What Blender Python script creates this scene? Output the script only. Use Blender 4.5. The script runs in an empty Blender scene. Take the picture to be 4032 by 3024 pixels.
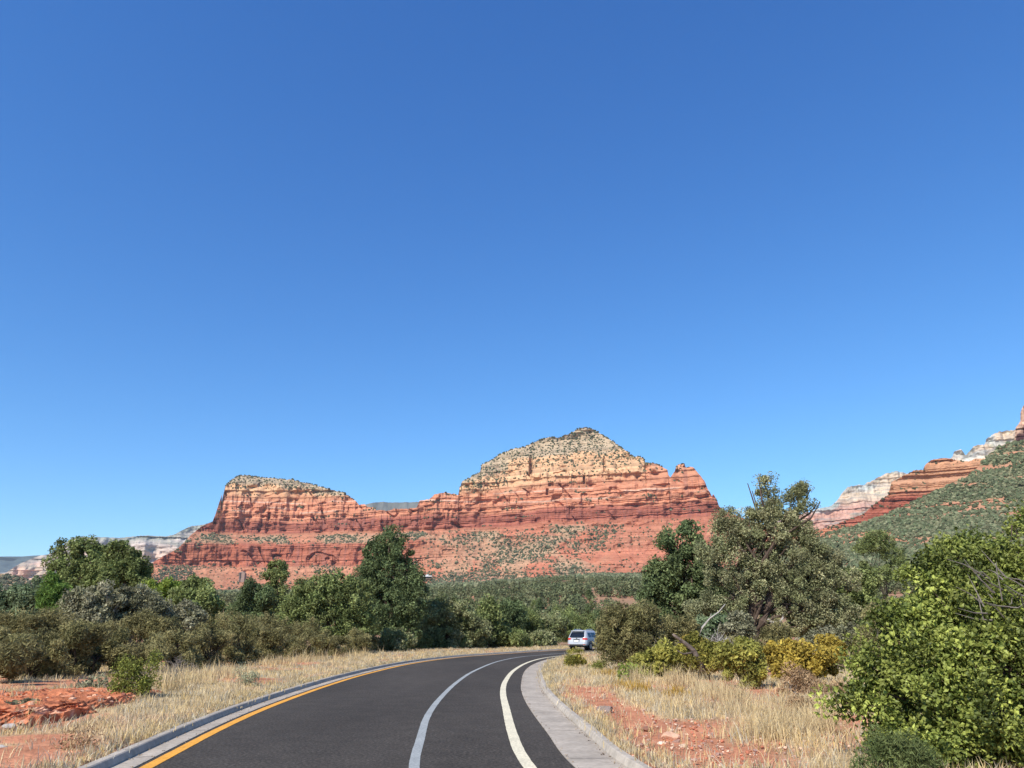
import bpy, math, random
import numpy as np
from mathutils import Vector, Matrix

SC = bpy.context.scene
COL = SC.collection
F, CX, CY, CAMH, PITCH = 3028.0, 2016.0, 1512.0, 1.6, math.radians(17.85)
cP, sP = math.cos(PITCH), math.sin(PITCH)
rng = np.random.default_rng(7)

# ------------------------------------------------------------------ helpers
def ray(px, py):
    u = (px - CX) / F; v = (CY - py) / F
    return np.array([u, cP - v * sP, sP + v * cP])

def at(px, py, d):                       # world point seen at photo pixel, d metres ahead
    r = ray(px, py); t = d / r[1]
    return np.array([r[0] * t, d, CAMH + r[2] * t])

def gnd(px, py, z=0.07):
    r = ray(px, py); t = (z - CAMH) / r[2]
    return np.array([r[0] * t, r[1] * t, z])

def azel(px, py):
    r = ray(px, py)
    return math.atan2(r[0], r[1]), math.atan2(r[2], math.hypot(r[0], r[1]))

def _h(ix, iy, seed):
    a = (ix.astype(np.int64) * 374761393 + iy.astype(np.int64) * 668265263 + seed * 974711) & 0xffffffff
    a = ((a ^ (a >> 13)) * 1274126177) & 0xffffffff
    a = ((a ^ (a >> 16)) * 2246822519) & 0xffffffff
    return ((a ^ (a >> 15)) & 0xffff) / 65535.0

def vn(x, y, seed=0):
    x = np.asarray(x, float); y = np.asarray(y, float) + 0 * x; x = x + 0 * y
    ix = np.floor(x); iy = np.floor(y); fx = x - ix; fy = y - iy
    fx = fx * fx * (3 - 2 * fx); fy = fy * fy * (3 - 2 * fy)
    a = _h(ix, iy, seed); b = _h(ix + 1, iy, seed); c = _h(ix, iy + 1, seed); d = _h(ix + 1, iy + 1, seed)
    return (a + (b - a) * fx) * (1 - fy) + (c + (d - c) * fx) * fy

def fbm(x, y, seed=0, o=4):
    s = 0; a = .5; n = 0
    for k in range(o):
        s = s + a * vn(x, y, seed + k * 17); n += a
        x = np.asarray(x) * 2.03 + 5.2; y = np.asarray(y) * 2.03 + 1.3; a *= .5
    return s / n

def sstep(a, b, x):
    t = np.clip((x - a) / (b - a), 0, 1); return t * t * (3 - 2 * t)

def tag(o, label=None, cat=None, group=None, kind=None):
    if label: o['label'] = label
    if cat: o['category'] = cat
    if group: o['group'] = group
    if kind: o['kind'] = kind
    return o

def mesh_np(name, V, FQ, mat, col=None, smooth=False):
    V = np.asarray(V, np.float32); FQ = np.asarray(FQ, np.int32)
    k = FQ.shape[1]; n = len(FQ)
    me = bpy.data.meshes.new(name)
    me.vertices.add(len(V)); me.vertices.foreach_set('co', V.ravel())
    me.loops.add(n * k); me.loops.foreach_set('vertex_index', FQ.ravel())
    me.polygons.add(n); me.polygons.foreach_set('loop_start', np.arange(0, n * k, k, dtype=np.int32))
    try: me.polygons.foreach_set('loop_total', np.full(n, k, np.int32))
    except Exception: pass
    if col is not None:
        a = me.attributes.new('tint', 'FLOAT_COLOR', 'POINT')
        c = np.ones((len(V), 4), np.float32); c[:, :3] = col
        a.data.foreach_set('color', c.ravel())
    me.polygons.foreach_set('use_smooth', np.full(n, smooth, bool))
    me.update(calc_edges=True)
    if mat: me.materials.append(mat)
    return me

def link(name, me, parent=None, loc=None):
    o = bpy.data.objects.new(name, me); COL.objects.link(o)
    if parent: o.parent = parent
    if loc is not None: o.location = loc
    return o

def empty(name, loc, rz=0):
    o = bpy.data.objects.new(name, None); COL.objects.link(o)
    o.location = loc; o.rotation_euler = (0, 0, rz); o.empty_display_size = .3
    return o

def gridfaces(nr, nc):
    i = np.arange(nr - 1)[:, None] * nc + np.arange(nc - 1)[None, :]
    return np.stack([i, i + 1, i + nc + 1, i + nc], -1).reshape(-1, 4)

class MB:                                 # plain mesh collector
    def __init__(s): s.v = []; s.f = []
    def add(s, vs, fs):
        b = len(s.v); s.v += [tuple(map(float, v)) for v in vs]; s.f += [tuple(b + i for i in f) for f in fs]
    def box(s, c, d, rz=0, taper=1.0):
        cx, cy, cz = c; x, y, z = d[0] / 2, d[1] / 2, d[2] / 2; vs = []
        for k, (sx, sy, sz) in enumerate([(-1,-1,-1),(1,-1,-1),(1,1,-1),(-1,1,-1),(-1,-1,1),(1,-1,1),(1,1,1),(-1,1,1)]):
            t = taper if sz > 0 else 1
            px, py = sx * x * t, sy * y * t
            vs.append((cx + px * math.cos(rz) - py * math.sin(rz), cy + px * math.sin(rz) + py * math.cos(rz), cz + sz * z))
        s.add(vs, [(0,3,2,1),(4,5,6,7),(0,1,5,4),(1,2,6,5),(2,3,7,6),(3,0,4,7)])
    def tube(s, pts, rad, n=6):
        pts = [np.array(p, float) for p in pts]; rings = []
        for i, p in enumerate(pts):
            d = pts[min(i + 1, len(pts) - 1)] - pts[max(i - 1, 0)]; d /= (np.linalg.norm(d) + 1e-9)
            a = np.cross(d, [0, 0, 1.] if abs(d[2]) < .9 else [1., 0, 0]); a /= np.linalg.norm(a); b = np.cross(d, a)
            r = rad[i] if hasattr(rad, '__len__') else rad
            rings.append([p + r * (a * math.cos(2 * math.pi * k / n) + b * math.sin(2 * math.pi * k / n)) for k in range(n)])
        vs = [v for r in rings for v in r]; fs = []
        for i in range(len(pts) - 1):
            for k in range(n):
                fs.append((i * n + k, i * n + (k + 1) % n, (i + 1) * n + (k + 1) % n, (i + 1) * n + k))
        fs.append(tuple(range(n - 1, -1, -1))); fs.append(tuple((len(pts) - 1) * n + k for k in range(n)))
        s.add(vs, fs)
    def build(s, name, mat, parent=None, loc=None, smooth=False):
        me = bpy.data.meshes.new(name); me.from_pydata(s.v, [], s.f); me.update()
        if smooth: me.polygons.foreach_set('use_smooth', np.full(len(me.polygons), True, bool))
        me.materials.append(mat)
        return link(name, me, parent, loc)

# ------------------------------------------------------------------ materials
def nt(name):
    m = bpy.data.materials.new(name); m.use_nodes = True
    t = m.node_tree; t.nodes.clear(); return m, t, t.nodes, t.links

def mat_tint(name, rough=.95, nscale=1.0, namp=.25, bump=0.0, bscale=None, transl=0.0, gloss=0.0):
    """colour from the mesh attribute 'tint' broken up by noise"""
    m, t, N, L = nt(name)
    out = N.new('ShaderNodeOutputMaterial'); at_ = N.new('ShaderNodeAttribute'); at_.attribute_name = 'tint'
    src = at_.outputs['Color']
    if namp > 0:
        tc = N.new('ShaderNodeTexCoord'); no = N.new('ShaderNodeTexNoise'); no.inputs['Scale'].default_value = nscale
        no.inputs['Detail'].default_value = 5; no.inputs['Roughness'].default_value = .65
        L.new(tc.outputs['Object'], no.inputs['Vector'])
        mr = N.new('ShaderNodeMapRange'); mr.inputs[1].default_value = .3; mr.inputs[2].default_value = .7
        mr.inputs[3].default_value = 1 - namp; mr.inputs[4].default_value = 1 + namp
        L.new(no.outputs['Fac'], mr.inputs[0])
        mx = N.new('ShaderNodeVectorMath'); mx.operation = 'SCALE'
        L.new(src, mx.inputs[0]); L.new(mr.outputs[0], mx.inputs['Scale']); src = mx.outputs[0]
    pr = N.new('ShaderNodeBsdfPrincipled'); pr.inputs['Roughness'].default_value = rough
    pr.inputs['Specular IOR Level'].default_value = gloss
    L.new(src, pr.inputs['Base Color'])
    if bump > 0:
        n2 = N.new('ShaderNodeTexNoise'); n2.inputs['Scale'].default_value = bscale or nscale * 3; n2.inputs['Detail'].default_value = 6
        L.new(tc.outputs['Object'], n2.inputs['Vector'])
        bp = N.new('ShaderNodeBump'); bp.inputs['Strength'].default_value = 1; bp.inputs['Distance'].default_value = bump
        L.new(n2.outputs['Fac'], bp.inputs['Height']); L.new(bp.outputs[0], pr.inputs['Normal'])
    if transl > 0:
        tr = N.new('ShaderNodeBsdfTranslucent'); L.new(src, tr.inputs['Color'])
        mi = N.new('ShaderNodeMixShader'); mi.inputs[0].default_value = transl
        L.new(pr.outputs[0], mi.inputs[1]); L.new(tr.outputs[0], mi.inputs[2]); L.new(mi.outputs[0], out.inputs[0])
    else: L.new(pr.outputs[0], out.inputs[0])
    return m

def mat_noise(name, c1, c2, scale=5, rough=.9, bump=0.0, bscale=None, metal=0, spec=.3, stretch=(1, 1, 1), c3=None):
    m, t, N, L = nt(name)
    out = N.new('ShaderNodeOutputMaterial'); pr = N.new('ShaderNodeBsdfPrincipled')
    tc = N.new('ShaderNodeTexCoord'); mp = N.new('ShaderNodeMapping'); mp.inputs['Scale'].default_value = stretch
    L.new(tc.outputs['Object'], mp.inputs[0])
    no = N.new('ShaderNodeTexNoise'); no.inputs['Scale'].default_value = scale; no.inputs['Detail'].default_value = 8
    no.inputs['Roughness'].default_value = .75
    L.new(mp.outputs[0], no.inputs['Vector'])
    cr = N.new('ShaderNodeValToRGB'); cr.color_ramp.elements[0].position = .32; cr.color_ramp.elements[1].position = .68
    cr.color_ramp.elements[0].color = (*c1, 1); cr.color_ramp.elements[1].color = (*c2, 1)
    if c3:
        e = cr.color_ramp.elements.new(.5); e.color = (*c3, 1)
    L.new(no.outputs['Fac'], cr.inputs[0]); L.new(cr.outputs[0], pr.inputs['Base Color'])
    pr.inputs['Roughness'].default_value = rough; pr.inputs['Metallic'].default_value = metal
    pr.inputs['Specular IOR Level'].default_value = spec
    if bump:
        n2 = N.new('ShaderNodeTexNoise'); n2.inputs['Scale'].default_value = bscale or scale * 4; n2.inputs['Detail'].default_value = 6
        L.new(mp.outputs[0], n2.inputs['Vector'])
        bp = N.new('ShaderNodeBump'); bp.inputs['Distance'].default_value = bump
        L.new(n2.outputs['Fac'], bp.inputs['Height']); L.new(bp.outputs[0], pr.inputs['Normal'])
    L.new(pr.outputs[0], out.inputs[0]); return m

M = {}
M['rock'] = mat_tint('rock_strata', .95, .08, .16, 2.0, .12)
M['farrock'] = mat_tint('far_rock', .95, .02, .12)
M['ground'] = mat_tint('soil', .95, .9, .28, .05, 9)
M['leaf'] = mat_tint('leaves', .8, 1, 0, transl=.30, gloss=.15)
M['glossleaf'] = mat_tint('glossy_leaves', .52, 1, 0, transl=.30, gloss=.3)
M['grass'] = mat_tint('dry_grass', .8, 1, 0, transl=.25)
M['scrub'] = mat_tint('scrub', .95, .6, .3)
M['stone'] = mat_tint('stone', .9, 3, .25, .02, 20)
M['outcrop'] = mat_tint('outcrop_rock', .95, 6, .35, .05, 9)
M['bark'] = mat_noise('bark', (.035, .022, .016), (.13, .09, .065), 9, .95, .02, stretch=(1, 1, .25))
M['darkbark'] = mat_noise('dark_bark', (.02, .014, .01), (.075, .055, .04), 12, .95, .01)
M['deadwood'] = mat_noise('dead_wood', (.22, .19, .16), (.5, .45, .4), 8, .9, .01, stretch=(1, 1, .3))
M['greytwig'] = mat_noise('grey_twigs', (.12, .1, .085), (.28, .24, .21), 6, .9)
M['burnt'] = mat_noise('burnt_wood', (.03, .022, .018), (.2, .15, .12), 7, .95, .01)
M['asphalt'] = mat_noise('asphalt', (.022, .019, .0155), (.132, .112, .091), 22, .9, .005, 50, spec=.12, c3=(.056, .0475, .039))
def blotch(m, scale, lo, hi, stretch=(1, 1, 1), tint=(1, 1, 1)):
    t = m.node_tree; N, L = t.nodes, t.links; pr = next(n for n in N if n.type == 'BSDF_PRINCIPLED'); src = pr.inputs['Base Color'].links[0].from_socket
    tc = N.new('ShaderNodeTexCoord'); mp = N.new('ShaderNodeMapping'); mp.inputs['Scale'].default_value = stretch; L.new(tc.outputs['Object'], mp.inputs[0])
    no = N.new('ShaderNodeTexNoise'); no.inputs['Scale'].default_value = scale; no.inputs['Detail'].default_value = 5; L.new(mp.outputs[0], no.inputs['Vector'])
    mr = N.new('ShaderNodeMapRange'); mr.inputs[1].default_value = .35; mr.inputs[2].default_value = .65; mr.inputs[3].default_value = lo; mr.inputs[4].default_value = hi
    L.new(no.outputs['Fac'], mr.inputs[0]); sc_ = N.new('ShaderNodeVectorMath'); sc_.operation = 'SCALE'; L.new(src, sc_.inputs[0]); L.new(mr.outputs[0], sc_.inputs['Scale'])
    L.new(sc_.outputs[0], pr.inputs['Base Color'])
blotch(M['asphalt'], .35, .84, 1.16, (1, .25, 1)); blotch(M['asphalt'], 2.2, .90, 1.10)

M['concrete'] = mat_noise('kerb_concrete', (.35, .30, .24), (.50, .43, .35), 5, .9, .003, 60)
M['concrete2'] = mat_noise('gutter_concrete', (.36, .30, .235), (.47, .40, .32), 2.5, .9, .003, 60)
M['yellow'] = mat_noise('yellow_paint', (.78, .33, .03), (.88, .42, .05), 20, .7)
M['cream'] = mat_noise('cream_paint', (.70, .61, .42), (.82, .73, .52), 20, .7)
M['greyline'] = mat_noise('grey_paint', (.30, .31, .295), (.40, .41, .39), 25, .8)
M['joint'] = mat_noise('joint_dark', (.05, .045, .04), (.1, .09, .08), 9)
blotch(M['concrete'], .8, .82, 1.08); blotch(M['concrete'], 9, .86, 1.06); blotch(M['concrete2'], 1.1, .80, 1.08); blotch(M['concrete2'], 12, .84, 1.06)
for q_ in ('yellow', 'cream', 'greyline'): blotch(M[q_], 26, .72, 1.04); blotch(M[q_], 1.5, .9, 1.05)

# ------------------------------------------------------------------ world, sun, camera
SUN_AZ, SUN_EL = math.radians(216), math.radians(43)   # azimuth clockwise from the viewing direction
sd = Vector((math.sin(SUN_AZ) * math.cos(SUN_EL), math.cos(SUN_AZ) * math.cos(SUN_EL), math.sin(SUN_EL)))
W = bpy.data.worlds.new("World"); SC.world = W; W.use_nodes = True
T = W.node_tree; T.nodes.clear()
bg = T.nodes.new('ShaderNodeBackground'); wo = T.nodes.new('ShaderNodeOutputWorld'); sky = T.nodes.new('ShaderNodeTexSky')
sky.sky_type = 'NISHITA'; sky.sun_disc = False; sky.sun_elevation = SUN_EL; sky.sun_rotation = SUN_AZ
sky.altitude = 1300; sky.air_density = 1.0; sky.dust_density = 0.2; sky.ozone_density = 3.0
hs = T.nodes.new('ShaderNodeHueSaturation'); hs.inputs['Saturation'].default_value = 1.08
hs.inputs['Hue'].default_value = .497
mg = T.nodes.new('ShaderNodeVectorMath'); mg.operation = 'MULTIPLY'; mg.inputs[1].default_value = (.74, .97, 1.22)
T.links.new(sky.outputs[0], hs.inputs['Color']); T.links.new(hs.outputs[0], mg.inputs[0]); 
sx = T.nodes.new('ShaderNodeSeparateXYZ'); cx_ = T.nodes.new('ShaderNodeCombineXYZ'); T.links.new(mg.outputs[0], sx.inputs[0])
for i_, (g_, k_) in enumerate(((1.25, .76), (1.04, .88), (.80, 1.30))):      # deepen the blue towards the zenith
    pw = T.nodes.new('ShaderNodeMath'); pw.operation = 'POWER'; pw.inputs[1].default_value = g_
    ml = T.nodes.new('ShaderNodeMath'); ml.operation = 'MULTIPLY'; ml.inputs[1].default_value = k_
    T.links.new(sx.outputs[i_], pw.inputs[0]); T.links.new(pw.outputs[0], ml.inputs[0]); T.links.new(ml.outputs[0], cx_.inputs[i_])
T.links.new(cx_.outputs[0], bg.inputs[0]); T.links.new(bg.outputs[0], wo.inputs[0])
bg.inputs[1].default_value = .126
sl = bpy.data.lights.new('sun', 'SUN'); sl.energy = 4.6; sl.angle = math.radians(.53); sl.color = (1, .95, .86)
so = bpy.data.objects.new('sun', sl); COL.objects.link(so); so.rotation_euler = sd.to_track_quat('Z', 'Y').to_euler()
cam = bpy.data.cameras.new('camera'); cam.sensor_width = 36; cam.lens = 36 * F / 4032; cam.clip_end = 60000; cam.clip_start = .05
co = bpy.data.objects.new('camera', cam); COL.objects.link(co); co.location = (0, 0, CAMH)
co.rotation_euler = (math.radians(90) + PITCH, 0, 0); SC.camera = co
SC.view_settings.view_transform = 'Standard'; SC.view_settings.look = 'None'; SC.view_settings.gamma = 1
SC.view_settings.exposure = 0.50; SC.view_settings.use_curve_mapping = False
SC.cycles.max_bounces = 5; SC.cycles.diffuse_bounces = 3; SC.cycles.transmission_bounces = 3; SC.cycles.transparent_max_bounces = 4

# ------------------------------------------------------------------ road geometry
def catmull(P, step=.5):
    P = np.array(P, float); out = []
    for i in range(len(P) - 1):
        p0 = P[max(i - 1, 0)]; p1 = P[i]; p2 = P[i + 1]; p3 = P[min(i + 2, len(P) - 1)]
        n = max(2, int(np.linalg.norm(p2 - p1) / step))
        t = np.linspace(0, 1, n, endpoint=False)[:, None]
        out.append(.5 * ((2 * p1) + (-p0 + p2) * t + (2 * p0 - 5 * p1 + 4 * p2 - p3) * t**2 + (-p0 + 3 * p1 - 3 * p2 + p3) * t**3))
    out.append(P[-1:]); return np.vstack(out)
YL = catmull([(6.0,-45),(1.8,-25),(-1.2,-10),(-2.75,0),(-3.9,6),(-4.53,10.6),(-5.08,14.8),(-5.45,19),(-5.72,25),(-5.79,31.6),(-5.47,40.4),(-4.62,47.9),(-3.15,54.6),(-1.83,58.2),(-.2,62.5),(1.8,67.5),(4.4,73),(8,79),(14,85),(24,90),(40,93),(80,97)])
GL = catmull([(9.2,-45),(4.9,-25),(2.0,-10),(.35,0),(-.6,5.5),(-1.21,10.5),(-1.42,13),(-1.69,16.8),(-1.82,21.6),(-1.82,28),(-1.59,35.5),(-.81,45.9),(.5,53.8),(2.1,58.5),(4.6,64.5),(7.8,70),(12,75.5),(19,81),(28,84.5),(42,87.5),(80,91)])
WL = catmull([(11.2,-45),(6.9,-25),(4.0,-10),(1.8,0),(.8,6),(.22,10.5),(.02,13.5),(-.13,18.2),(-.25,23),(-.22,28),(.08,35.5),(.77,43.7),(1.75,50.5),(3.0,55.5),(5.2,61),(8.4,66.3),(12.5,71.5),(18.5,76),(28,79.5),(42,82.3),(80,86)])
GR = catmull([(12.2,-45),(7.7,-25),(4.8,-10),(2.6,0),(1.5,6),(.80,10.5),(.60,14),(.41,18),(.30,22),(.31,26.4),(.56,34.8),(1.15,42.3),(2.2,49.5),(3.6,55),(5.9,60.4),(9.1,65.6),(13.1,70.6),(19,75),(28.4,78.4),(42.3,81.2),(80,84.9)])
def normals(P):
    d = np.gradient(P, axis=0); d /= np.linalg.norm(d, axis=1)[:, None]
    return np.stack([d[:, 1], -d[:, 0]], 1)      # points to the right of travel
def resample(P, n):
    s = np.r_[0, np.cumsum(np.linalg.norm(np.diff(P, axis=0), axis=1))]
    q = np.linspace(0, s[-1], n); return np.stack([np.interp(q, s, P[:, 0]), np.interp(q, s, P[:, 1])], 1)
def strip(name, P, prof, mat, kind='structure', jag=0, closed=False):
    """sweep a cross profile [(offset to the right, z)] along P"""
    n = normals(P); rows = []
    for (o, z) in prof:
        off = o + (jag * (rng.random(len(P)) - .5) if jag else 0)
        rows.append(np.column_stack([P + n * (np.asarray(off).reshape(-1, 1) if jag else off), np.full(len(P), z)]))
    V = np.stack(rows, 0); k = len(rows)
    return link(name, mesh_np(name, V.reshape(-1, 3), gridfaces(k, len(P))[:, ::-1], mat))
NS = 1200
yl, gl, wl, gr = [resample(p, NS) for p in (YL, GL, WL, GR)]
ledge = yl + normals(yl) * -.16                      # left asphalt edge
# asphalt
m_ = 14
V = np.stack([ledge * (1 - t) + gr * t for t in np.linspace(0, 1, m_)], 0)
Z = np.zeros(V.shape[:2] + (1,))
o = link('road', mesh_np('road', np.concatenate([V, Z], 2).reshape(-1, 3), gridfaces(m_, NS)[:, ::-1], M['asphalt'])); tag(o, kind='structure')
def wear(P, w, z, mat, name, seed):                  # painted line with slightly uneven edges
    n = normals(P); s = np.arange(len(P))
    j1 = (fbm(s * .7, s * 0, seed) - .5) * .012; j2 = (fbm(s * .7, s * 0, seed + 5) - .5) * .012
    A = P + n * (-w / 2 + j1)[:, None]; B = P + n * (w / 2 + j2)[:, None]
    V = np.concatenate([np.column_stack([A, np.full(len(P), z)]), np.column_stack([B, np.full(len(P), z)])])
    o = link(name, mesh_np(name, V, gridfaces(2, len(P))[:, ::-1], mat)); tag(o, kind='structure')
wear(resample(YL, 1400), .16, .005, M['yellow'], 'yellow_edge_line', 1)
wear(resample(GL, 1400), .135, .005, M['greyline'], 'grey_lane_line', 2)
wear(resample(WL, 1400), .165, .005, M['cream'], 'cream_edge_line', 3)
# gutters and kerbs
gutR_out = gr + normals(gr) * .60
o = strip('gutter', gr, [(-.02, -.03), (-.02, .009), (.02, .010), (.60, .004)], M['concrete2']); tag(o, kind='structure')
o = strip('gutter', ledge, [(.015, -.03), (.015, .009), (-.02, .010), (-.28, .004)], M['concrete2']); o.data.flip_normals(); tag(o, kind='structure')
kr = tag(strip('kerb', gr, [(.595, -.1), (.603, .02), (.638, .090), (.655, .102), (.735, .102), (.75, .094), (.755, -.2)], M['concrete']), kind='structure')
kl = tag(strip('kerb', ledge, [(-.275, -.1), (-.283, .02), (-.318, .090), (-.335, .102), (-.435, .102), (-.45, .094), (-.455, -.2)], M['concrete']), kind='structure')
kl.data.flip_normals()
# expansion joints across the gutters/kerbs and a gritty seam along the gutters
jb = MB()
for P, sg, wd in ((gr, 1, .6), (ledge, -1, .28)):
    n = normals(P); s = np.r_[0, np.cumsum(np.linalg.norm(np.diff(P, axis=0), axis=1))]
    for q in np.arange(45, 140, 3.05):
        i = int(np.searchsorted(s, q));
        if i >= len(P) - 1: break
        a = P[i] + n[i] * sg * .02; b = P[i] + n[i] * sg * (wd); e = P[i] + n[i] * sg * (wd + .06); g_ = P[i] + n[i] * sg * (wd + .13)
        t = np.array([-n[i][1], n[i][0]]) * .006
        for (p, q_, z1, z2) in ((a, b, .013, .008), (e, g_, .1045, .1045)):
            jb.add([(*(p - t), z1), (*(p + t), z1), (*(q_ + t), z2), (*(q_ - t), z2)], [(0, 1, 2, 3)])
tag(jb.build('expansion_joints', M['joint']), kind='structure')

r_ = np.random.default_rng(81)
for P_, sg in ((gr, 1), (ledge, -1)):
    n_a = normals(P_); i_ = r_.integers(60, len(P_) - 300, 2200); q_ = P_[i_] + n_a[i_] * (sg * np.where(r_.random((2200, 1)) < .5, .01 + .02 * r_.normal(size=(2200, 1)), (.57 if sg > 0 else .25) - .05 * r_.random((2200, 1))**2)) + r_.normal(size=(2200, 2)) * .02
    GRIT = globals().setdefault('GRIT', []); GRIT.append(np.column_stack([q_, np.full(2200, .012)]))

def road_sd(x, y):
    """distance outside the kerbs (>0), negative on the road"""
    pts = np.column_stack([x.ravel(), y.ravel()]).astype(np.float32)
    def sdist(P, sg):
        P = resample(P, 260); n = normals(P)
        best = np.full(len(pts), 1e9, np.float32); idx = np.zeros(len(pts), int)
        for k in range(len(P)):
            d = (pts[:, 0] - P[k, 0])**2 + (pts[:, 1] - P[k, 1])**2
            m = d < best; best[m] = d[m]; idx[m] = k
        side = ((pts - P[idx]) * n[idx]).sum(1)
        return np.where(np.abs(side) > .0, np.sign(side) * np.sqrt(best), 0)
    L = -sdist(ledge + normals(ledge) * -.45, 1); R = sdist(gr + normals(gr) * .75, 1)
    return np.maximum(L, R).reshape(x.shape)

# ------------------------------------------------------------------ ground
def slope_az(az):
    return np.interp(np.degrees(az), [-70, -42, -34, -18, 0, 6, 20, 34, 60], [.01, .028, .034, .047, .062, .070, .066, .06, .01])
def terrain(x, y):
    r = np.hypot(x, y); az = np.arctan2(x, y)
    s = np.where(np.abs(az) > 1.9, 0, slope_az(az))
    rr = np.clip(r, 110, 1900) - 110
    z = s * rr * sstep(0, 260, rr) * 1.03
    z = z + (fbm(x / 130, y / 130, 5, 3) - .5) * 12 * sstep(140, 420, r) * sstep(2600, 1500, r)
    z = z + .38 * np.exp(-(((x - 8.5) / 3.4)**2 + ((y - 51) / 4.5)**2))
    return z + .07
def patch_mask(x, y):
    """1 where bare red soil shows on the verges"""
    m = fbm(x / 1.7, y / 3.0, 40, 4)
    p = np.zeros_like(x, float)
    for (px, py, rx, ry) in [(2330,2750,1.0,5.0),(2420,2795,.75,3.2),(2530,2860,.62,2.6),(2640,2920,.8,1.9),(2800,2990,1.15,1.0),(2640,3000,.9,1.2),(3180,2715,1.6,1.7),(2950,3020,.9,.5),
                             (150,2790,1.5,3.2),(110,2905,1.0,.6),(330,2700,1.3,1.6),(20,2960,.4,.4)]:
        c = gnd(px, py); d = ((x - c[0]) / rx)**2 + ((y - c[1]) / ry)**2
        p = np.maximum(p, 1 - d)
    return sstep(.0, .35, p + (m - .5) * 1.7)
def axis(lo, hi, st, far, g=1.13):
    a = list(np.arange(lo, hi, st)); s = st; x = a[-1]
    while x < far: s *= g; x += s; a.append(x)
    s = st; x = a[0]; b = []
    while x > -far: s *= g; x -= s; b.append(x)
    return np.array(b[::-1] + a)
ax = axis(-34, 30, .33, 16000); ay = axis(2, 84, .36, 16000)
X, Y = np.meshgrid(ax, ay)
Zg = terrain(X, Y); near = (np.abs(X) < 60) & (np.abs(Y) < 120)
sdm = np.full(X.shape, 50.); sdm[near] = road_sd(X[near], Y[near])
bump = (fbm(X / 1.1, Y / 1.1, 11) - .5) * .10 + (fbm(X / 5, Y / 5, 13) - .5) * .25
bump *= sstep(.2, 2.5, sdm); pm = patch_mask(X, Y)
bump -= pm * .03 * (X > 0)
Zg = Zg + bump; Zg = np.where(sdm < 0, -.25, Zg)
straw = np.array([.44, .33, .19]); red = np.array([.46, .20, .115]); far_s = np.array([.28, .175, .11])
mixr = np.clip(pm + sstep(.55, .7, fbm(X / 2.3, Y / 2.3, 21)) * .35, 0, 1)[..., None]
cg = straw * (1 - mixr) + red * mixr
fr = sstep(30, 120, np.hypot(X, Y))[..., None]; rp = sstep(.5, .62, fbm(X / 60, Y / 60, 31))[..., None]
cg = cg * (1 - fr) + (far_s * (1 - rp) + np.array([.40, .205, .13]) * rp) * fr
g = link('ground', mesh_np('ground', np.stack([X, Y, Zg], -1).reshape(-1, 3), gridfaces(*X.shape), M['ground'], cg.reshape(-1, 3)))
tag(g, kind='structure')
def gz(x, y): return float(terrain(np.array([x]), np.array([y]))[0])

# ------------------------------------------------------------------ mountains
def interp_pts(pts):
    a = np.array([azel(*p) for p in pts]); i = np.argsort(a[:, 0]); return a[i, 0], a[i, 1]
def relief(name, sky_, base_, R0, setback, colf, mat, ncol, nrow, jag=.0003, dispf=None, back=500, seed=0, jsc=900):
    sa, se = interp_pts(sky_); ba, be = interp_pts(base_)
    az = np.linspace(sa[0], sa[-1], ncol); se = np.interp(az, sa, se); be = np.interp(az, ba, be)
    se = se + (fbm(az * jsc, az * 0, seed + 3, 4) - .5) * jag * 2
    se = np.maximum(se, be + 1e-4)
    t = np.linspace(0, 1, nrow)[:, None]
    E = be[None] * (1 - t) + se[None] * t; A = az[None] + 0 * E
    R = R0(A) + 0 * E
    for _ in range(14):
        Zc = CAMH + R * np.tan(E); R = .5 * R + .5 * (R0(A) + setback(Zc, A))
    Zc = CAMH + R * np.tan(E); S = A * R0(A)
    D = dispf(S, Zc, A, E) if dispf else 0
    Rd = R + D
    X = Rd * np.sin(A); Yy = Rd * np.cos(A); C = colf(S, Zc, A, E, t + 0 * E)
    # back side
    nb = 8; XB = []; k = np.linspace(0, 1, nb + 1)[1:, None]
    Rb = Rd[-1][None] + back * k; Zb = Zc[-1][None] * (1 - k**1.3) - 20 * k
    Xb = Rb * np.sin(az)[None]; Yb = Rb * np.cos(az)[None]
    Cb = np.repeat(C[-1][None], nb, 0)
    V = np.stack([np.vstack([X, Xb]), np.vstack([Yy, Yb]), np.vstack([Zc, Zb])], -1)
    C = np.vstack([C, Cb])
    o = link(name, mesh_np(name, V.reshape(-1, 3), gridfaces(nrow + nb, ncol), mat, np.clip(C, .01, 1).reshape(-1, 3)))
    tag(o, kind='structure')
    return dict(X=X, Y=Yy, Z=Zc, S=S, A=A, E=E, o=o)
def lay(z, th, seed, warp=0):                         # per-layer random value, hard edged strata
    q = (z + warp) / th; i = np.floor(q); return _h(i, i * 0, seed)
def mixc(a, b, m): return a * (1 - m[..., None]) + b * m[..., None]
def K(*c): return np.array(c, float)

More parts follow.
